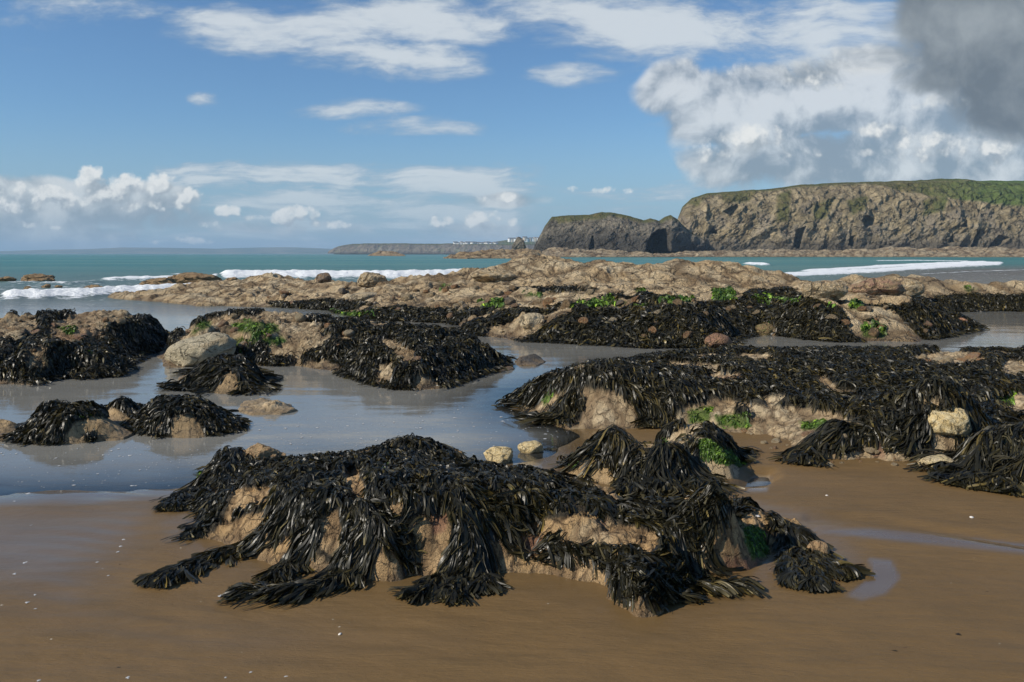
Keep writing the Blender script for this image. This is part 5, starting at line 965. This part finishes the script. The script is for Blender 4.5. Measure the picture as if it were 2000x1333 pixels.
# tan rock shelf at the foot of the cliffs
def shelf(name, label, px0, px1, pf, Db, hs, seed, cols=CT, n=None):
    front = [(x, pf + .25 * math.sin(x * .05)) for x in np.linspace(px0, px1, 14)]
    Df = H * F / (pf - HY)
    back = [(x, Db) for x in np.linspace(px1, px0, 8)]
    ctrl = [Q(x, y, Df + (Db - Df) * k) for x, y, k in hs]
    return outcrop(name, label, 'reef', front, back, ctrl, rock_mats['shelf'], cell=2.0, dscale=.6, edge=2.5, rough=1.3, rsc=.09, seed=seed, stepo=8, lumps=[(9, 1.3, lambda x, y, z: 1 + 0 * z), (3.5, .6, lambda x, y, z: 1 + 0 * z)], cols=cols, wlift=0, sandy=.3, strat=0)
rock_mats = {'shelf': rock_mat('shelf_rock', 2.0, 1.1, var=.7)}
shelf('rock_shelf', 'tan wave cut rock shelf at the foot of the dark headland and cliff', 1040, 2500, 502.6, 428, [(1060, 493, .5), (1150, 491.5, .6), (1220, 493, .6), (1255, 499, .5), (1285, 500, .5), (1310, 499, .5), (1350, 494, .6), (1420, 492, .6), (1500, 492, .6), (1560, 492, .5), (1620, 491, .5), (1700, 490, .5), (1760, 489, .5), (1850, 488, .5), (1950, 488, .5), (2100, 488, .5), (2450, 488, .5)], 800, cols=(np.array([.34, .255, .155]), np.array([.42, .34, .22]), np.array([.13, .10, .07])))
shelf('rock_shelf', 'low tan reef running out left from the dark headland', 862, 1075, 505.6, 300, [(880, 498, .4), (900, 496, .5), (930, 492.5, .5), (960, 494, .5), (985, 493, .5), (1010, 493, .6), (1050, 491, .6), (900, 502, .2), (990, 500, .2), (1040, 499, .2)], 820, cols=(np.array([.36, .25, .13]), np.array([.42, .32, .19]), np.array([.2, .13, .07])))
shelf('rock_shelf', 'small tan islet before the far green headland', 716, 794, 500.4, 640, [(735, 494, .5), (750, 492, .5), (765, 494, .5), (782, 496, .5)], 840, cols=(np.array([.34, .24, .13]), np.array([.40, .3, .18]), np.array([.2, .13, .07])))
# houses on the far headland
M_hw = (lambda t: t.done(t.bsdf((.80, .79, .76, 1), .7, .2)))(NT('white_wall')); M_hr = (lambda t: t.done(t.bsdf((.16, .15, .15, 1), .7, .2)))(NT('slate_roof'))
M_hp = (lambda t: t.done(t.bsdf((.6, .5, .38, 1), .7, .2)))(NT('cream_wall'))
def house(px, py, D, w, h, d, wall, label, rot=0.0):
    x, y, z = Q(px, py, D)
    V = np.array([(-w, -d, -4), (w, -d, -4), (w, d, -4), (-w, d, -4), (-w, -d, h), (w, -d, h), (w, d, h), (-w, d, h)], float) * np.array([.5, .5, 1])
    o = mesh_obj('house', V, np.array([(0, 1, 5, 4), (1, 2, 6, 5), (2, 3, 7, 6), (3, 0, 4, 7)]), wall, smooth=False)
    e = .5; Vr = np.array([(-w / 2 - e, -d / 2 - e, h), (w / 2 + e, -d / 2 - e, h), (w / 2 + e, d / 2 + e, h), (-w / 2 - e, d / 2 + e, h), (-w / 2 - e, 0, h + d * .32), (w / 2 + e, 0, h + d * .32)])
    rf = mesh_obj('roof', Vr, np.array([(0, 1, 5, 4), (2, 3, 4, 5), (3, 0, 4, 4), (1, 2, 5, 5)])[:2], M_hr, o, smooth=False)
    mesh_obj('gable', Vr + np.array([0, 0, 0]), np.array([(3, 0, 4), (1, 2, 5)]), wall, o, smooth=False)
    o.location = (x, y, z); o.rotation_euler[2] = rot
    return tag(o, label, 'house', 'white houses on the far headland')
r = np.random.default_rng(9)
for i in range(13):
    px = 888 + i * 6.6 + r.uniform(-2, 2); house(px, 477.6 + r.uniform(-.4, .3), 1790, r.uniform(5, 11), r.uniform(2.6, 4.2), 6, M_hw, 'one of the white houses in the row along the edge of the far headland', r.uniform(-.4, .4))
for i in range(11):
    px = 996 + i * 5.6 + r.uniform(-1.5, 1.5); house(px, 468.6 + r.uniform(-1.6, 2.4), 2190 , r.uniform(7, 13), r.uniform(3.5, 6), 8, (M_hw, M_hp)[i % 2], 'one of the pale houses in the village on the hill behind the sea stack', r.uniform(-.5, .5))
# blue hills on the horizon
def hills():
    D = 7000.0; n = 260; px = np.linspace(-700, 720, n); ht = np.interp(px, [-700, -200, 0, 100, 180, 240, 330, 420, 480, 560, 640, 680, 720], [489, 489, 491, 488, 486.5, 483.5, 484.5, 486, 484.5, 483, 486, 488, 494])
    ht = ht + .7 * fbm(px * .02, 0 * px, o=4, seed=2)
    T = np.stack(Q(px, ht, np.full(n, D)), 1); B = np.stack(Q(px, np.full(n, 497.5), np.full(n, D - 900)), 1); E = T.copy(); E[:, 1] += 2500; E[:, 2] *= .3
    rows = [mixv(B, T, t) + np.array([0, 0, 1]) * (8 * fbm(px * .05, t * 9 + 0 * px, o=3, seed=3))[:, None] * (0 < t < 1) for t in np.linspace(0, 1, 9)] + [E]
    V = np.concatenate(rows); m = NT('far_hill'); mat = m.done(m.bsdf(m.mix(m.ramp(m.noise(.004, 4), .4, .6), (.06, .09, .04, 1), (.16, .15, .08, 1)), .9, .1))
    mesh_obj('hills', V, grid_faces(10, n), mat)['kind'] = 'structure'
hills()
# ------------------------------------------------------------------ the air
def haze(density):
    V = np.array([(x, y, z) for z in (-6, 130) for (x, y) in ((-12000, -30), (12000, -30), (12000, 10500), (-12000, 10500))], float)
    Fc = np.array([(0, 3, 2, 1), (4, 5, 6, 7), (0, 1, 5, 4), (1, 2, 6, 5), (2, 3, 7, 6), (3, 0, 4, 7)])
    t = NT('haze_air'); n = t.n('ShaderNodeVolumePrincipled'); n.inputs['Color'].default_value = (.52, .76, 1.0, 1); n.inputs['Density'].default_value = density
    t.t.links.new(n.outputs[0], t.out.inputs['Volume'])
    tag(mesh_obj('haze', V, Fc, t.m, smooth=False), kind='stuff')
HAZE = .00015
if HAZE: haze(HAZE)
